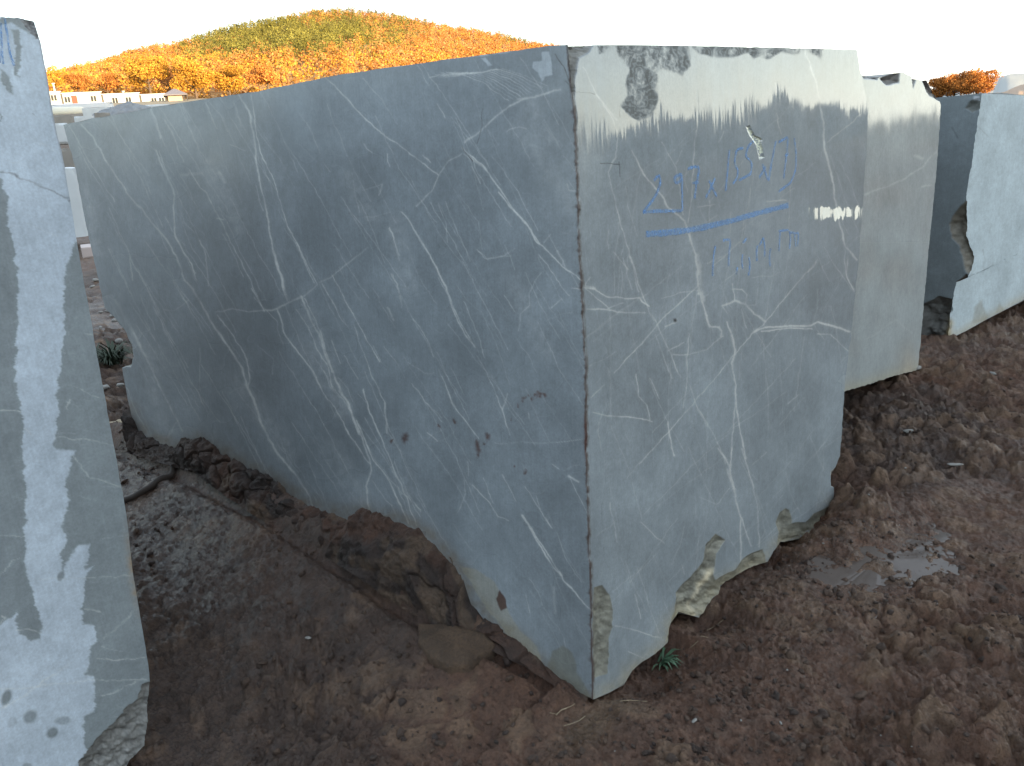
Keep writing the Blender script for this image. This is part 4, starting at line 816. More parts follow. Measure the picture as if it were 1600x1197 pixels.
def scatter_clods():
    rs = np.random.default_rng(12); Vs = []; Fs = []; Cs = []; b = 0; n = 0
    while n < 4200:
        a = math.radians(rs.uniform(4, 84)); d = 1.2+4.2*rs.random()**1.3; x = CAM[0]+d*math.cos(a); y = CAM[1]+d*math.sin(a)
        if x > .01 and y > -.02 and y < 3: continue
        if vnoise(np.array([x*1.6]), np.array([y*1.6]), 5)[0] < .38+.3*rs.random(): continue
        s = .0028+.008*rs.random()**2 if rs.random() < .93 else rs.uniform(.010, .020)
        Vr, Fr = CLODS[rs.integers(10)]; sc = s*rs.uniform(.6, 1.3, 3); sc[2] *= .75
        V = (Vr*sc)@rot(rs).T+np.array([x, y, gz(x, y)+s*.1]); Vs.append(V); Fs.append(Fr+b); b += len(V); n += 1
        t = rs.random(); c = np.array([.036, .023, .018])*(1-t)+np.array([.095, .058, .038])*t; Cs.append(np.tile(c, (len(V), 1)))
    V = np.concatenate(Vs)
    o = mesh_obj('mud_clods', V, np.concatenate(Fs), M_MUD, smooth=False, attrs=dict(col=np.concatenate(Cs), wet=np.full(len(V), .25)))
    tag(o, 'loose crumbs and clods of red-brown mud lying over the ground', 'mud clods', kind='stuff')
scatter_clods()
def rock(name, x, y, s, mat, seed, sink=.3, z=None):
    Vr, Fr = ROCKS[seed % 10]; rs = np.random.default_rng(seed+100); s = np.array(s, float)
    ang = rs.uniform(0, 6.28); c, sn = math.cos(ang), math.sin(ang); V = Vr*s; V = np.stack([V[:, 0]*c-V[:, 1]*sn, V[:, 0]*sn+V[:, 1]*c, V[:, 2]], -1)
    z = gz(x, y) if z is None else z
    o = mesh_obj(name, V, Fr, mat); o.location = (float(x), float(y), float(z+s[2]*(1-2*sink))); return o
# pale chips
for i, (px, py, s, lab) in enumerate([(480, 998, .009, 'larger pale stone chip on the mud left of the flat brown slab'), (1432, 577, .026, 'white lump at the foot of the brownish grey block'), (1550, 588, .018, 'white pebble lying alone on the mud below the white-faced block'), (1420, 676, .02, 'pale pebble right of the big block, farther one of the bright pair'), (1490, 728, .016, 'long pale sliver of stone lying flat on the mud at the right'), (1220, 1130, .006, 'grey chip near the bottom edge right of the block corner'), (1085, 1127, .007, 'grey pebble below the grass tuft')]):
    p = on_g(px, py); o = rock('stone_chip', p[0], p[1], (s*1.5, s*.8, s*.6) if i != 4 else (s*2.6, s*.7, s*.4), M_CHIP, i, .2); tag(o, lab, 'stone chip')
rs = np.random.default_rng(3)
for i in range(16):
    px, py = (rs.uniform(960, 1590), rs.uniform(600, 1190)) if i < 36 else (rs.uniform(250, 900), rs.uniform(820, 1190))
    p = on_g(px, py)
    if p[0] > -.02 and -.03 < p[1] < 3.2: continue
    d = np.hypot(*(p[:2]-CAM[:2])); s = rs.uniform(.0011, .0028)*d**.6
    o = rock('stone_chip', p[0], p[1], (s*1.4, s, s*.7), M_CHIP, i+20, .2); tag(o, 'tiny pale stone chip pressed into the brown mud', 'stone chip', 'tiny pale chips strewn over the mud')
# flat slab of brown mud beside the block
def mud_bank():
    nu, nv = 620, 110
    C = CZ[_oc]; Fo = FZ[_of]; yy = np.linspace(.02, CZ[_oc[-1], 1], nu)
    c = np.stack([np.interp(yy, C[:, 1], C[:, i]) for i in range(3)], -1); f = np.stack([np.interp(yy, Fo[:, 1], Fo[:, i]) for i in range(3)], -1)
    f[:, 2] -= .03
    c[:, 2] = np.maximum(c[:, 2]+(fbm(yy*14, yy*0, 4, 21, .6)-.5)*.05, f[:, 2]+.01); c[:, 0] += .02
    t = np.linspace(0, 1, nv)[:, None]; U = np.repeat(yy[None], nv, 0); Tt = np.repeat(t, nu, 1)
    P = c[None]*(1-t[..., None])+f[None]*t[..., None]
    h = np.linalg.norm(c-f, axis=1)[None]; u = U; v = Tt*h
    n = np.array([-.75, 0, .66])
    wu = u+(fbm(u*7, v*7, 2, 5)-.5)*.08; wv = v+(fbm(u*7+4, v*7, 2, 6)-.5)*.08
    f1, f2, cid = worley(wu*11, wv*14, 41); g1, g2, gid = worley(wu*27, wv*30, 43)
    d = np.sin(np.clip(Tt*1.08, 0, 1)*math.pi)*h*.14+(fbm(wu*3.2, wv*7, 4, 51)-.5)*.085+np.clip(.6-f1, 0, 1)*(cid > .45)*.03+np.clip(.6-g1, 0, 1)*(gid > .4)*.016+(fbm(u*40, v*40, 3, 53, .6)-.5)*.022
    d -= np.exp(-((f2-f1)/.06)**2)*(fbm(u*2.5, v*4, 2, 4) > .5)*.018
    d *= np.clip(Tt*6+.35, 0, 1)*np.clip((h-.02)/.08, .1, 1)
    P = P+d[..., None]*n
    V = P.reshape(-1, 3); q = grid_faces(nv, nu, False); k = len(q)//2
    if np.cross(V[q[k, 1]]-V[q[k, 0]], V[q[k, 2]]-V[q[k, 0]])@n < 0: q = q[:, ::-1].copy()
    tn = fbm(u*3, v*5, 4, 61).ravel(); t2 = fbm(u*9, v*11, 3, 62).ravel()
    a_ = np.array([.032, .021, .0165]); b_ = np.array([.068, .034, .021]); c_ = np.array([.11, .073, .047])
    w = sstep(.38, .62, tn)[:, None]; col = a_*(1-w)+b_*w; w = (sstep(.55, .68, t2)*.7)[:, None]; col = col*(1-w)+c_*w
    w = (sstep(1.7, 2.2, U.ravel())*.75)[:, None]; col = col*(1-w)+a_*w
    tag(mesh_obj('mud_bank', V, q, M_MUD, smooth=True, attrs=dict(col=col, wet=np.full(len(V), .35))), kind='structure')
mud_bank()
def gpg(px): return [on_g(a, b) for a, b in px]
def flat_slab():
    p3 = gpg([(655, 985), (700, 982), (755, 992), (775, 1020), (770, 1035), (735, 1048), (700, 1052), (672, 1035), (655, 1010)]); pts = [p[:2] for p in p3]; zz3 = np.array([p[2] for p in p3]+[p3[0][2]])
    cen = np.mean(pts, 0); n = 48; P = np.array(pts+[pts[0]]); s = arclen(P)[:]; u = np.linspace(0, 1, n, endpoint=False); zo = np.interp(u, s, zz3); zo = .5*zo+.5*zo.mean()
    out = np.stack([np.interp(u, s, P[:, 0]), np.interp(u, s, P[:, 1])], -1); zb = gz(*cen)
    V = []; Fc = []
    for k, (sc, dz) in enumerate(((1.04, -.04), (1.03, .01), (1.0, .032), (.9, .04), (.6, .043), (.3, .042))):
        q = cen+(out-cen)*sc*(1+.05*(fbm(u*20, u*0+k*.2, 3, 5)-.5))[:, None]
        zz = zo*sc/1.04+zo.mean()*(1-sc/1.04)+dz*.7+(fbm(q[:, 0]*25, q[:, 1]*25, 3, 8)-.5)*.012; V += [(a, b_, c) for (a, b_), c in zip(q, zz)]
    for k in range(5):
        for j in range(n): Fc.append((k*n+j, k*n+(j+1) % n, (k+1)*n+(j+1) % n, (k+1)*n+j))
    V.append((cen[0], cen[1], zo.mean()+.03)); Fc += [(5*n+j, 5*n+(j+1) % n, 6*n) for j in range(n)]
    o = mesh_obj('mud_slab', V, Fc, M_MUD, smooth=True, attrs=dict(col=np.tile(np.array([.085, .052, .03]), (len(V), 1)), wet=np.full(len(V), .3)))
    tag(o, 'flat ochre-brown slab of mud lying beside the long face of the big block', 'mud slab')
flat_slab()
# grass tuft at the end face, weeds at the far end
def grass(name, c, n, ln, mat, seed, lab, flat=.5, w=.0035, dirn=None):
    rs = np.random.default_rng(seed); mb = MB()
    for _ in range(n):
        a = rs.uniform(0, 6.28) if dirn is None else rs.normal(dirn, .8); l = ln*rs.uniform(.5, 1.1); h = l*rs.uniform(.35, .9)*(1-flat*.5)
        d = np.array([math.cos(a), math.sin(a), 0]); s = np.array([-d[1], d[0], 0]); b = np.array(c)+np.array([rs.normal(0, ln*.09), rs.normal(0, ln*.09), 0])
        pts = [b, b+d*l*.3+[0, 0, h*.7], b+d*l*.65+[0, 0, h], b+d*l+[0, 0, h*.75]]; ww = [w, w, w*.7, w*.1]
        V = [];
        for p, q in zip(pts, ww): V += [p-s*q, p+s*q, p+np.array([0, 0, -q*.5])]
        Fc = []
        for k in range(3):
            for e in range(3): Fc.append((k*3+e, k*3+(e+1) % 3, k*3+3+(e+1) % 3, k*3+3+e))
        mb.add(V, Fc)
    o = mb.build(name, mat); tag(o, lab, 'plant'); return o
p = on_g(1030., 1036.); grass('grass_tuft', (p[0], p[1]-.01, p[2]), 30, .07, M_GRASS, 1, 'small green grass tuft under the end face of the big block', .5, .0035, -1.2)
p = on_g(182., 570.); grass('weed_clump', (p[0]-.03, p[1]-.02, p[2]), 170, .2, simple('dark_weed', (.035, .05, .032), .7, .4, 20), 2, 'dark green weeds growing at the far end of the big block', .0, .006)
for i, (a, b) in enumerate([((1185, 830), (1240, 812)), ((970, 1098), (1010, 1085)), ((1080, 985), (1105, 978)), ((1105, 940), (1130, 932)), ((470, 825), (500, 818)), ((868, 1118), (900, 1098)), ((880, 1128), (915, 1112)), ((860, 1120), (885, 1108))]):
    A_ = on_z(float(a[0]), float(a[1])); B_ = on_z(float(b[0]), float(b[1])); q = [A_+(B_-A_)*t for t in (0, .35, .7, 1)]
    mb = MB(); mb.tube([np.array([v[0], v[1]+.003*math.sin(3*k+i), gz(v[0], v[1])+.006]) for k, v in enumerate(q)], .0009, 5)
    tag(mb.build('straw', M_STRAW), 'dry straw stalk lying on the mud close to the big block', 'straw', 'straw stalks on the mud')
# hose and stick on the left
def curve_tube(name, px, r, mat, lab, cat, lift=.0):
    P = np.array([on_g(a, b) for a, b in px]); s = np.concatenate([[0], np.cumsum(np.linalg.norm(np.diff(P, axis=0), axis=1))]); t = np.linspace(0, s[-1], 26)
    Q = np.stack([np.interp(t, s, P[:, i]) for i in range(3)], -1)
    for _ in range(4): Q[1:-1] = (Q[:-2]+2*Q[1:-1]+Q[2:])/4
    for q in Q: q[2] = gz(q[0], q[1])+r*.35+lift
    Q[1:-1, 2] = (Q[:-2, 2]+Q[1:-1, 2]+Q[2:, 2])/3
    mb = MB(); mb.tube(Q, r, 10); o = mb.build(name, mat, smooth=True); return tag(o, lab, cat)
curve_tube('hose', [(170, 790), (200, 782), (235, 768), (262, 750), (274, 732), (275, 720), (269, 712)], .016, M_HOSE, 'curved black rubber hose half sunk in the mud by the pale block', 'hose')
curve_tube('stick', [(160, 668), (185, 673), (208, 681)], .014, M_STRAW, 'pale bare stick lying on the mud between the two front blocks', 'stick')
for i, (px, py, s) in enumerate([(168, 482, .05), (172, 489, .06), (176, 495, .045), (182, 503, .05), (158, 490, .035), (186, 535, .05), (157, 512, .025), (166, 607, .05), (190, 612, .03), (150, 440, .06), (146, 450, .05)]):
    p = on_g(px, py); s *= .6; o = rock('rubble_stone', p[0], p[1], (s*1.4, s, s*.7), M_CHIP, i+50, .15); tag(o, 'small pale rubble stone on the mud by the far end of the big block', 'rubble stone', 'rubble stones in the gap')

# ================================================================== BACKGROUND, LEFT GAP AND YARD
def bevel_block(name, c, size, yaw, mat, lab, cat, seed=1, jag=.04):
    """rough-sawn block as one mesh: subdivided box with chipped arrises"""
    import bmesh
    bm = bmesh.new(); bmesh.ops.create_cube(bm, size=1.0)
    bmesh.ops.subdivide_edges(bm, edges=bm.edges[:], cuts=7, use_grid_fill=True)
    V = np.array([v.co[:] for v in bm.verts])*np.array(size)
    near = np.sort(np.abs(np.abs(V)/(np.array(size)/2)-1), 1)[:, 1] < .02
    nz = fbm(V[:, 0]*2+seed, V[:, 1]*2+V[:, 2]*1.7, 3, seed); V *= 1-(near*np.clip(nz-.35, 0, 1)*jag*4)[:, None]
    for v, q in zip(bm.verts, V): v.co = q
    me = bpy.data.meshes.new(name); bm.to_mesh(me); bm.free(); me.materials.append(mat); o = bpy.data.objects.new(name, me); COL.objects.link(o)
    o.location = (float(c[0]), float(c[1]), float(c[2])); o.rotation_euler = (0, 0, yaw); return tag(o, lab, cat)
def ground_at(px, dist):
    d = ray(float(px), 300.0); d = d[:2]/np.hypot(*d[:2]); q = CAM[:2]+d*dist; return q
def ztop(px, py, dist): return float(at(np.array(float(px)), np.array(float(py)), dist)[2])
M_W2 = simple('white_limestone', (.50, .54, .56), .7, .15, 2, .2); M_G2 = simple('grey_limestone', (.24, .23, .21), .8, .25, 2, .3)
def far_block(pl, pr, pt, pb, dist, depth, mat, lab, cat='stone block', seed=1):
    a = at(np.array(float(pl)), np.array(float(pb)), dist); b = at(np.array(float(pr)), np.array(float(pb)), dist); t = ztop((pl+pr)/2, pt, dist)
    wv = (b-a)[:2]; w = np.hypot(*wv); yaw = math.atan2(wv[1], wv[0]); n = np.array([-wv[1], wv[0]])/w; n = n if n@(a[:2]-CAM[:2]) > 0 else -n
    c = (a[:2]+b[:2])/2+n*depth/2; zb = min(a[2], b[2])-.05
    return bevel_block('stone_block', (c[0], c[1], (zb+t)/2), (w, depth, t-zb), yaw, mat, lab, cat, seed)
far_block(86, 141, 262, 364, 15.5, 1.6, M_W2, 'white stone block seen in the gap between the pale and the big block', seed=2)
far_block(82, 122, 232, 262, 21, 1.5, M_G2, 'brownish grey stone block behind the white block in the gap', seed=3)
far_block(80, 112, 192, 222, 30, 2, M_W2, 'pale stone block above the brownish one in the gap, partly behind the pale block', seed=4)
far_block(128, 150, 386, 396, 12.6, .5, simple('pinkish_slab', (.42, .36, .34), .8, .1, 3), 'pinkish flat stone slab on the mud in the gap', 'stone slab', 5)
# site cabins
D0 = 160.0
def cabin(pl, pr, pt, pb, wins, door, lab, dist=D0):
    a = at(np.array(float(pl)), np.array(float(pb)), dist); b = at(np.array(float(pr)), np.array(float(pb)), dist); top = ztop((pl+pr)/2, pt, dist)
    ex = (b-a)*[1, 1, 0]; w = np.linalg.norm(ex); ex /= w; ey = np.array([-ex[1], ex[0], 0]); ey = ey if ey@(a-CAM) > 0 else -ey
    zb = min(a[2], b[2]); h = top-zb; root = empty('site_cabin', ((a+b)/2*[1, 1, 0]+ey*1.2+[0, 0, zb])); O = np.array(root.location[:])
    tag(root, lab, 'cabin', 'row of white site cabins')
    def L(u, dy, z): return ex*(u-w/2)+ey*(dy-1.2)+np.array([0, 0, z])
    mb = MB(); mb.box(L(w/2, 1.2, h/2-.03), (w-.06, 2.4, h-.06), ex, ey); mb.build('wall_panel', M_WHITE, root)
    mb = MB(); mb.box(L(w/2, 1.2, h), (w+.1, 2.6, .12), ex, ey); mb.build('roof', M_WHITE, root)
    for u in (.06, w-.06):
        mb = MB(); mb.box(L(u, -.02, h/2), (.22, .1, h-.14), ex, ey); mb.build('corner_post', M_SEAM, root)
    s = w/(pr-pl)
    for wx in wins:
        f = MB(); f.box(L((wx-pl)*s, -.03, h*.55), (.95, .07, 1.05), ex, ey); fr = f.build('window', M_WHITE, root)
        for q in (-.23, .23):
            g = MB(); g.box(L((wx-pl)*s+q, -.08, h*.55), (.36, .05, .9), ex, ey); g.build('pane', M_DARK, fr)
    if door is not None:
        g = MB(); g.box(L((door-pl)*s, -.05, h*.42), (.85, .08, h*.8), ex, ey); g.build('door', M_DOOR, root)
    return root
cabin(60, 99.5, 143.5, 164, [86.5], None, 'white site cabin nearest the pale block, one double window in view')
cabin(99.5, 163, 144.5, 166, [107.5, 148.5], 118.5, 'white site cabin with a brown door between its two double windows')
cabin(163, 222.5, 146, 168, [182, 203], None, 'white site cabin with two double windows and no door, behind the grey gravel heap')
cabin(222.5, 262, 147, 169, [243, 255], None, 'white site cabin at the right end of the row with two windows close together')
for px, py, h in ((85, 140, 1.4), (193, 146, .8)):
    p = at(np.array(float(px)), np.array(float(py)), D0); mb = MB(); mb.tube([p+[0, 0, -.8], p+[0, 0, h-.5]], .14, 8); mb.box(p+[0, 0, h-.45], (.45, .45, .1))
    tag(mb.build('chimney_pipe', M_WHITE), 'short white vent pipe on the roof of the cabin '+('nearest the pale block' if px < 100 else 'behind the gravel heap'), 'vent pipe')
# white roof, tank and stone lumps in front of them
def slab_between(pl, pr, pt, pb, dist, depth, mat, name, lab, cat):
    o = far_block(pl, pr, pt, pb, dist, depth, mat, lab, cat, 7); o.name = name; o.data.name = name; return o
slab_between(80, 178, 161, 167, 120, 5, simple('white_sheet_roof', (.6, .64, .68), .5, .05, 1), 'sheet_roof', 'long flat white sheet roof in front of the site cabins', 'roof')
a = at(np.array(82.), np.array(176.), 104.); b = at(np.array(131.), np.array(174.5), 104.)
mb = MB(); dx = norm(b-a); mb.tube([a-dx*.12, a, a+dx*.2, b-dx*.2, b, b+dx*.12], [.35, .45, .55, .55, .45, .3], 20); tk = mb.build('storage_tank', M_TANK, smooth=True); tag(tk, 'long cream cylinder tank lying below the white sheet roof', 'tank')
for i, (pl, pr, pt, pb, dd, mt, lab) in enumerate([(131, 175, 168, 179, 88, M_W2, 'bluish white stone block right of the cream tank'), (88, 116, 180, 192, 70, M_G2, 'low grey stone block under the cream tank'), (118, 150, 181, 190, 66, M_W2, 'low whitish stone block just above the far top corner of the big block'), (150, 175, 176, 186, 60, M_G2, 'grey stone block at the left foot of the gravel heap'), (222, 268, 163, 170, 80, M_W2, 'flat white stone block right of the gravel heap')]):
    far_block(pl, pr, pt, pb+6, dd, 1.8, mt, lab, 'stone block', 10+i)
def heap():
    c = at(np.array(197.), np.array(182.), 75.); n = 40; V = []; Fc = []
    d = c[:2]-CAM[:2]; ex = np.array([d[1], -d[0]])/np.hypot(*d); ey = d/np.hypot(*d)
    for i in range(n):
        for j in range(n):
            u = (i/(n-1)-.5)*2; v = (j/(n-1)-.5)*2; r = math.hypot(u, v)
            q = c[:2]+ex*u*2.9+ey*v*3; hh = 1.05*max(0, 1-r**2.6)*(.7+.6*float(fbm(np.array([u*2+4]), np.array([v*2]), 3, 4)[0]))+.25*float(fbm(np.array([u*9]), np.array([v*9]), 3, 6)[0])-.3
            V.append((q[0], q[1], c[2]+hh))
    for i in range(n-1):
        for j in range(n-1): Fc.append((i*n+j, (i+1)*n+j, (i+1)*n+j+1, i*n+j+1))
    b = len(V); ring = [j for j in range(n)]+[i*n+n-1 for i in range(1, n)]+[(n-1)*n+j for j in range(n-2, -1, -1)]+[i*n for i in range(n-2, 0, -1)]
    V += [(V[k][0], V[k][1], c[2]-1.2) for k in ring]
    for k in range(len(ring)): k2 = (k+1) % len(ring); Fc.append((ring[k], ring[k2], b+k2, b+k))
    Fc.append(tuple(range(b, b+len(ring))))
    tag(mesh_obj('gravel_heap', V, Fc, M_GRAVEL), 'grey heap of crushed stone in front of the site cabins', 'gravel heap')
heap()
# small pavilion with a dark hipped roof
def pavilion():
    dist = 150.; a = at(np.array(263.), np.array(163.), dist); b = at(np.array(290.), np.array(163.), dist)
    ex = norm((b-a)*[1, 1, 0]); ey = np.array([-ex[1], ex[0], 0]); ey = ey if ey@(a-CAM) > 0 else -ey
    w = np.linalg.norm((b-a)[:2]); c = (a+b)/2*[1, 1, 0]+ey*1.8; zb = a[2]-.3; hw = ztop(277, 147.5, dist)-zb; hr = ztop(277, 137.5, dist)-zb
    root = empty('pavilion', (c[0], c[1], zb)); tag(root, 'small peach-walled pavilion with a dark hipped roof under the yellow trees', 'pavilion')
    mb = MB(); mb.box((0, 0, hw/2), (w-.3, 3.4, hw), ex, ey); mb.build('wall', M_PEACH, root)
    e = w/2+.55; Z = np.array([0, 0, 1.]); P = [ex*sx*e+ey*sy*2.4+Z*hw for sx, sy in ((-1, -1), (1, -1), (1, 1), (-1, 1))]+[ex*sx*.25+Z*hr for sx in (-1, 1)]+[ex*sx*e+ey*sy*2.4+Z*(hw-.14) for sx, sy in ((-1, -1), (1, -1), (1, 1), (-1, 1))]
    mesh_obj('roof', P, [(0, 1, 5, 4), (1, 2, 5), (2, 3, 4, 5), (3, 0, 4), (6, 7, 1, 0), (7, 8, 2, 1), (8, 9, 3, 2), (9, 6, 0, 3), (9, 8, 7, 6)], M_ROOF, root)
    for u in (w/2-.05, w/2+.45):
        mb = MB(); mb.tube([ex*u-ey*2.1, ex*u-ey*2.1+Z*(hw-.15)], .09, 6); mb.build('post', M_SEAM, root)
pavilion()

# ------------------------------------------------------------------ hill, forest, ridge
CREST = [(-700, 200), (-300, 175), (-100, 140), (60, 118), (100, 103), (150, 90), (200, 74), (250, 64), (290, 56), (350, 40), (400, 28), (440, 20), (480, 13), (510, 10), (560, 11), (600, 15), (650, 22), (700, 31), (760, 42), (800, 51), (860, 62), (900, 74), (980, 100), (1060, 128), (1140, 150), (1300, 165)]
def az_of(px): d = ray(float(px), 120.); return math.atan2(d[1], d[0])
def hill_funcs():
    az = []; el = []
    for px, py in CREST:
        d = ray(float(px), float(py)+14); az.append(math.atan2(d[1], d[0])); el.append(d[2]/math.hypot(d[0], d[1]))
    o = np.argsort(az); return np.array(az)[o], np.array(el)[o]
HAZ, HEL = hill_funcs()
R0, R1 = 178.0, 430.0
def hill_z(az, r):
    zc = CAM[2]+np.interp(az, HAZ, HEL)*R1; zb = 9.6*sstep(math.radians(36), math.radians(56), az)+.0
    t = np.clip((r-R0)/(R1-R0), 0, 1); s = np.where(r <= R1, t**.85*(1-.12*np.sin(t*math.pi)), 1-((r-R1)/420)**1.5*.9)
    return zb+(zc-zb)*s+(fbm(az*40, r/30, 3, 6)-.5)*3*np.clip(t*4, 0, 1)
def hill():
    az = np.linspace(HAZ[0], HAZ[-1], 160); r = np.concatenate([np.linspace(R0-6, R1, 60), np.linspace(R1+10, R1+400, 16)])
    A, R = np.meshgrid(az, r, indexing='ij'); z = hill_z(A, R); z[:, 0] -= 2
    V = np.stack([CAM[0]+R*np.cos(A), CAM[1]+R*np.sin(A), z], -1).reshape(-1, 3)
    q = grid_faces(160, len(r), False); q = q if np.cross(V[q[0, 1]]-V[q[0, 0]], V[q[0, 2]]-V[q[0, 0]])[2] > 0 else q[:, ::-1].copy()
    tag(mesh_obj('hill', V, q, M_FIELD, smooth=True), kind='structure')
hill()
def crown_faces(rs, c, rad, hgt, n, size, col, spread=.25, fill=.55):
    """leaf clumps through an uneven crown volume"""
    lob = rs.normal(size=(7, 3)); lob /= np.linalg.norm(lob, axis=1)[:, None]; lw = rs.uniform(.65, 1.15, 7)
    d = rs.normal(size=(n, 3)); d /= np.linalg.norm(d, axis=1)[:, None]
    k = np.max(np.clip(d@lob.T, 0, 1)**2*lw, 1); rr = (fill+(1-fill)*rs.random(n)**.5)*(.55+.6*k)
    P = np.asarray(c)+d*rr[:, None]*np.array([rad, rad, hgt])
    a = rs.normal(size=(n, 3)); a /= np.linalg.norm(a, axis=1)[:, None]; b = np.cross(a, rs.normal(size=(n, 3))); b /= np.linalg.norm(b, axis=1)[:, None]
    s = size*rs.uniform(.5, 1.3, n)[:, None]
    V = np.stack([P-a*s, P+b*s*.7, P+a*s, P-b*s*.7], 1).reshape(-1, 3)
    C = np.repeat(np.asarray(col)*rs.uniform(1-spread, 1+spread, n)[:, None], 4, 0); return V, C
ORANGE = np.array([.42, .172, .040]); GOLD = np.array([.48, .245, .035]); BROWN = np.array([.27, .125, .048]); PINE = np.array([.145, .135, .03]); TAN = np.array([.40, .205, .072])
def forest():
    rs = np.random.default_rng(77); Vs = []; Cs = []; n = 0
    while n < 10300:
        px = rs.uniform(20, 920) if n < 8500 else rs.uniform(900, 1290); a = az_of(px)+rs.normal(0, .002); r = R0-3+(R1+33-R0)*rs.random()**.75
        z = float(hill_z(np.array([a]), np.array([r]))[0]); P = np.array([CAM[0]+r*math.cos(a), CAM[1]+r*math.sin(a), z])
        q = project(P); pn = vnoise(np.array([q[0]/45.]), np.array([q[1]/22.]), 9)[0]
        pine = 0
        if 270 < q[0] < 690: pine = np.exp(-((q[1]-(66-.0007*(q[0]-350)**1.0*0+0-(q[0]-330)*.05))/30)**2)*np.clip((q[0]-270)/50, 0, 1)*np.clip((690-q[0])/180, 0, 1)*1.15
        if 780 < q[0] < 880 and q[1] < 72: pine = .45
        isp = rs.random() < pine*(.6+1.0*pn)
        rad = rs.uniform(1.1, 2.1)
        if isp: col = PINE*rs.uniform(.7, 1.35); h = rs.uniform(1.8, 3.0); rad *= .8
        else:
            u = rs.random(); col = ORANGE if u < .42 else (TAN if u < .80 else (GOLD if u < .90 else BROWN)); h = rs.uniform(1.2, 2.3)
            if q[1] > 95 and rs.random() < .35: col = GOLD
            col = col*rs.uniform(.88, 1.1)
        V, C = crown_faces(rs, P+[0, 0, h*.75], rad, h, 52, .28, col, .16); Vs.append(V); Cs.append(C); n += 1
    V = np.concatenate(Vs); o = mesh_obj('forest', V, np.arange(len(V)).reshape(-1, 4), M_LEAF, attrs=dict(col=np.concatenate(Cs)))
    tag(o, 'sunlit orange autumn wood with dark green pines covering the hill', 'forest', kind='stuff')
forest()
def tree(px, pb, pt, dist, wid, col, lab, seed, n=900, cat='tree', group=None, wide=1.0):
    rs = np.random.default_rng(seed); b = at(np.array(float(px)), np.array(float(pb)), dist); top = ztop(px, pt, dist); h = top-b[2]; rad = wid/F*dist*.5
    root = empty('autumn_tree', b); tag(root, lab, cat, group)
    mb = MB(); r0 = .035*h+.03; tr = [np.array([rs.normal(0, .02)*h*k/4, rs.normal(0, .02)*h*k/4, h*.62*k/4-.3*(k == 0)]) for k in range(5)]
    mb.tube(tr, [r0, r0*.8, r0*.65, r0*.5, r0*.3], 8)
    for k in range(9):
        s0 = tr[1+k % 3]; a = k*2.4+rs.random(); e = s0+np.array([math.cos(a)*rad*.75, math.sin(a)*rad*.75, h*rs.uniform(.18, .42)]); mid = (s0+e)/2+np.array([0, 0, -.03*h])
        mb.tube([s0, mid, e], [r0*.4, r0*.25, r0*.08], 5)
    mb.build('trunk', M_BARK, root, True)
    Vs = []; Cs = []
    for k in range(11):
        a = k*2.4+rs.random(); rr = rad*rs.uniform(.15, .72); c = np.array([math.cos(a)*rr, math.sin(a)*rr, h*rs.uniform(.38, .86)])
        if k == 0: c = np.array([0, 0, h*.8])
        V, C = crown_faces(rs, c, rad*.46, h*.20, int(n*3.2)//11, max(.05, rad*.036), np.array(col)*rs.uniform(.75, 1.2), .3, .3); Vs.append(V); Cs.append(C)
    V = np.concatenate(Vs); mesh_obj('crown', V, np.arange(len(V)).reshape(-1, 4), M_LEAF, root, attrs=dict(col=np.concatenate(Cs)))
    return root
tree(236, 150, 88, 172, 62, GOLD, 'bright yellow tree behind the site cabin at the right end of the row', 1, 2200)
tree(308, 158, 92, 168, 66, GOLD*.95, 'bright golden tree right of the small pavilion', 2, 2200)
tree(268, 152, 100, 180, 40, BROWN*1.3, 'thin brownish tree rising behind the pavilion roof', 3, 1200)
tree(360, 152, 105, 170, 60, GOLD*.9, 'pale golden tree farther right along the top edge of the big block', 4, 1800)
tree(420, 145, 98, 172, 60, ORANGE*1.2, 'orange bushy tree right of the pale golden one above the big block', 5, 1800)
tree(170, 150, 112, 176, 46, ORANGE*1.1, 'orange tree behind the site cabin with the brown door', 6, 1500)
tree(125, 150, 112, 178, 44, ORANGE, 'orange tree behind the site cabins close to the pale block', 7, 1500)
tree(90, 146, 102, 178, 40, GOLD*1.1, 'yellow tree just beside the upper edge of the pale block', 8, 1500)
for i, (px, pt, wd, c, lab) in enumerate([(1490, 114, 50, ORANGE*1.15, 'orange tree, middle one of the clump above the white-faced block'), (1524, 106, 54, ORANGE*1.25, 'tallest orange tree of the clump above the white-faced block'), (1466, 122, 34, ORANGE*.9, 'lowest orange tree of the clump, against the brownish block')]):
    tree(px, 165, pt, 62, wd, c, lab, 30+i, 2600, group='orange trees at the right horizon')
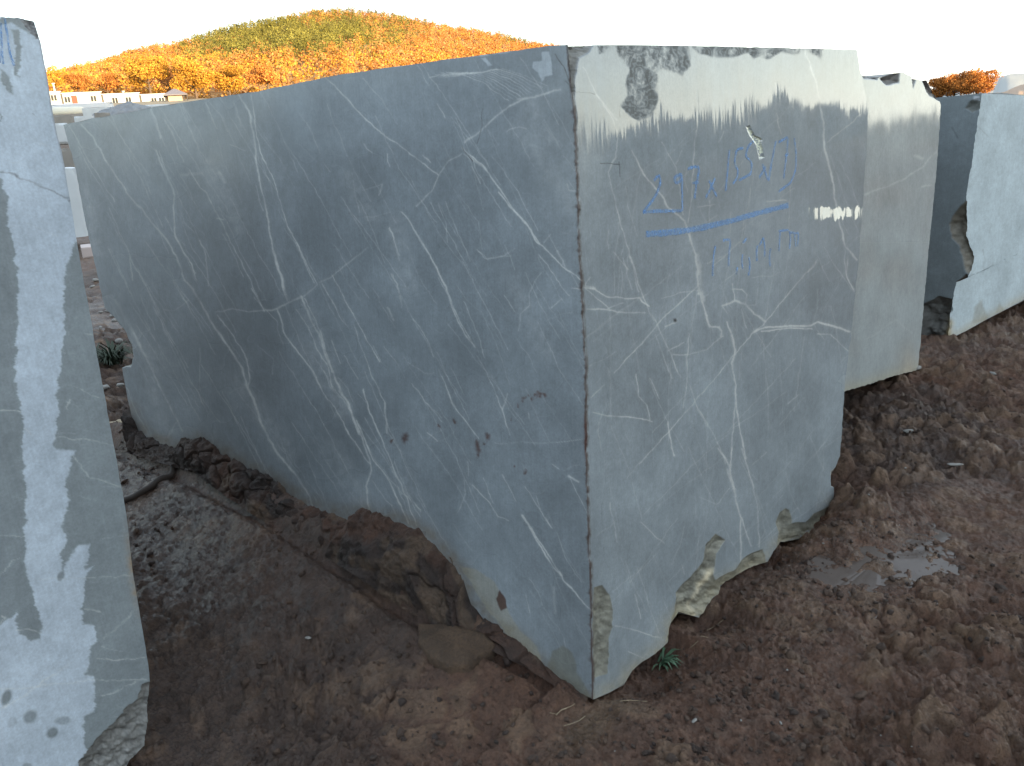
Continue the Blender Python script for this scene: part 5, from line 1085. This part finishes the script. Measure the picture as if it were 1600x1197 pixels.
# distant hill at the right, its haze put into the grey colour, low scrub
def land(name, pts, dist, depth, mat, kind='structure'):
    V = []; n = 0; Fc = []; prof = (0, .45, .8, 1, .8, 0)
    xs = np.linspace(pts[0][0], pts[-1][0], 70); ys = np.interp(xs, [p[0] for p in pts], [p[1] for p in pts])
    for px, py in zip(xs, ys):
        d = ray(px, py); hh = np.hypot(d[0], d[1]); u = d[:2]/hh; z = CAM[2]+d[2]/hh*dist
        for k, pr in enumerate(prof):
            r = dist+(k-3)/3*depth; V.append((CAM[0]+u[0]*r, CAM[1]+u[1]*r, -3+(z+3)*pr+(vnoise(np.array([px/9.]), np.array([k*1.]), 3)[0]-.5)*dist*.004))
    m = len(prof)
    for i in range(len(xs)-1):
        for k in range(m-1): Fc.append((i*m+k, i*m+k+1, (i+1)*m+k+1, (i+1)*m+k))
    return tag(mesh_obj(name, V, Fc, mat, smooth=True), kind=kind)
land('distant_hill', [(1420, 155), (1500, 135), (1560, 119), (1600, 114), (1680, 112), (1800, 124), (2000, 150)], 1800, 500, simple('haze_tinted_hill', (.30, .31, .30), .95, .12, .004))
land('distant_slope', [(1540, 150), (1575, 142), (1610, 126), (1680, 120), (1850, 140)], 900, 250, simple('warm_slope', (.34, .24, .17), .95, .15, .01))
# wooded ridge behind the viewer that keeps the yard in evening shade (mirrored in the polished faces)
def ridge():
    azd = np.array([-175, -150, -125, -105, -85, -74, -71.5, -69.5, -62, -50, -42, -34, -26, -18, -8]); eld = np.array([2, 6, 13, 18, 19, 19, 14, 7.5, 5, 3.6, 2.8, 2.2, 1.7, 1.1, .3])
    az = np.radians(np.linspace(-175, -8, 520)); el = np.interp(np.degrees(az), azd, eld); V = []; Fc = []; prof = (0, .5, .85, 1, .7, 0)
    for i, a in enumerate(az):
        r0 = 160.0; z = CAM[2]+math.tan(math.radians(el[i]))*r0+(fbm(np.array([i*.23]), np.array([0.]), 4, 3)[0]-.5)*1.4
        for k, pr in enumerate(prof):
            r = r0+(k-3)*26; V.append((CAM[0]+r*math.cos(a), CAM[1]+r*math.sin(a), -1+(z+1)*pr))
    for i in range(len(az)-1):
        for k in range(5): Fc.append((i*6+k, i*6+k+1, (i+1)*6+k+1, (i+1)*6+k))
    tag(mesh_obj('ridge', V, Fc, simple('wooded_ridge', (.05, .05, .04), .95, .4, .1), smooth=True), kind='structure')
ridge()
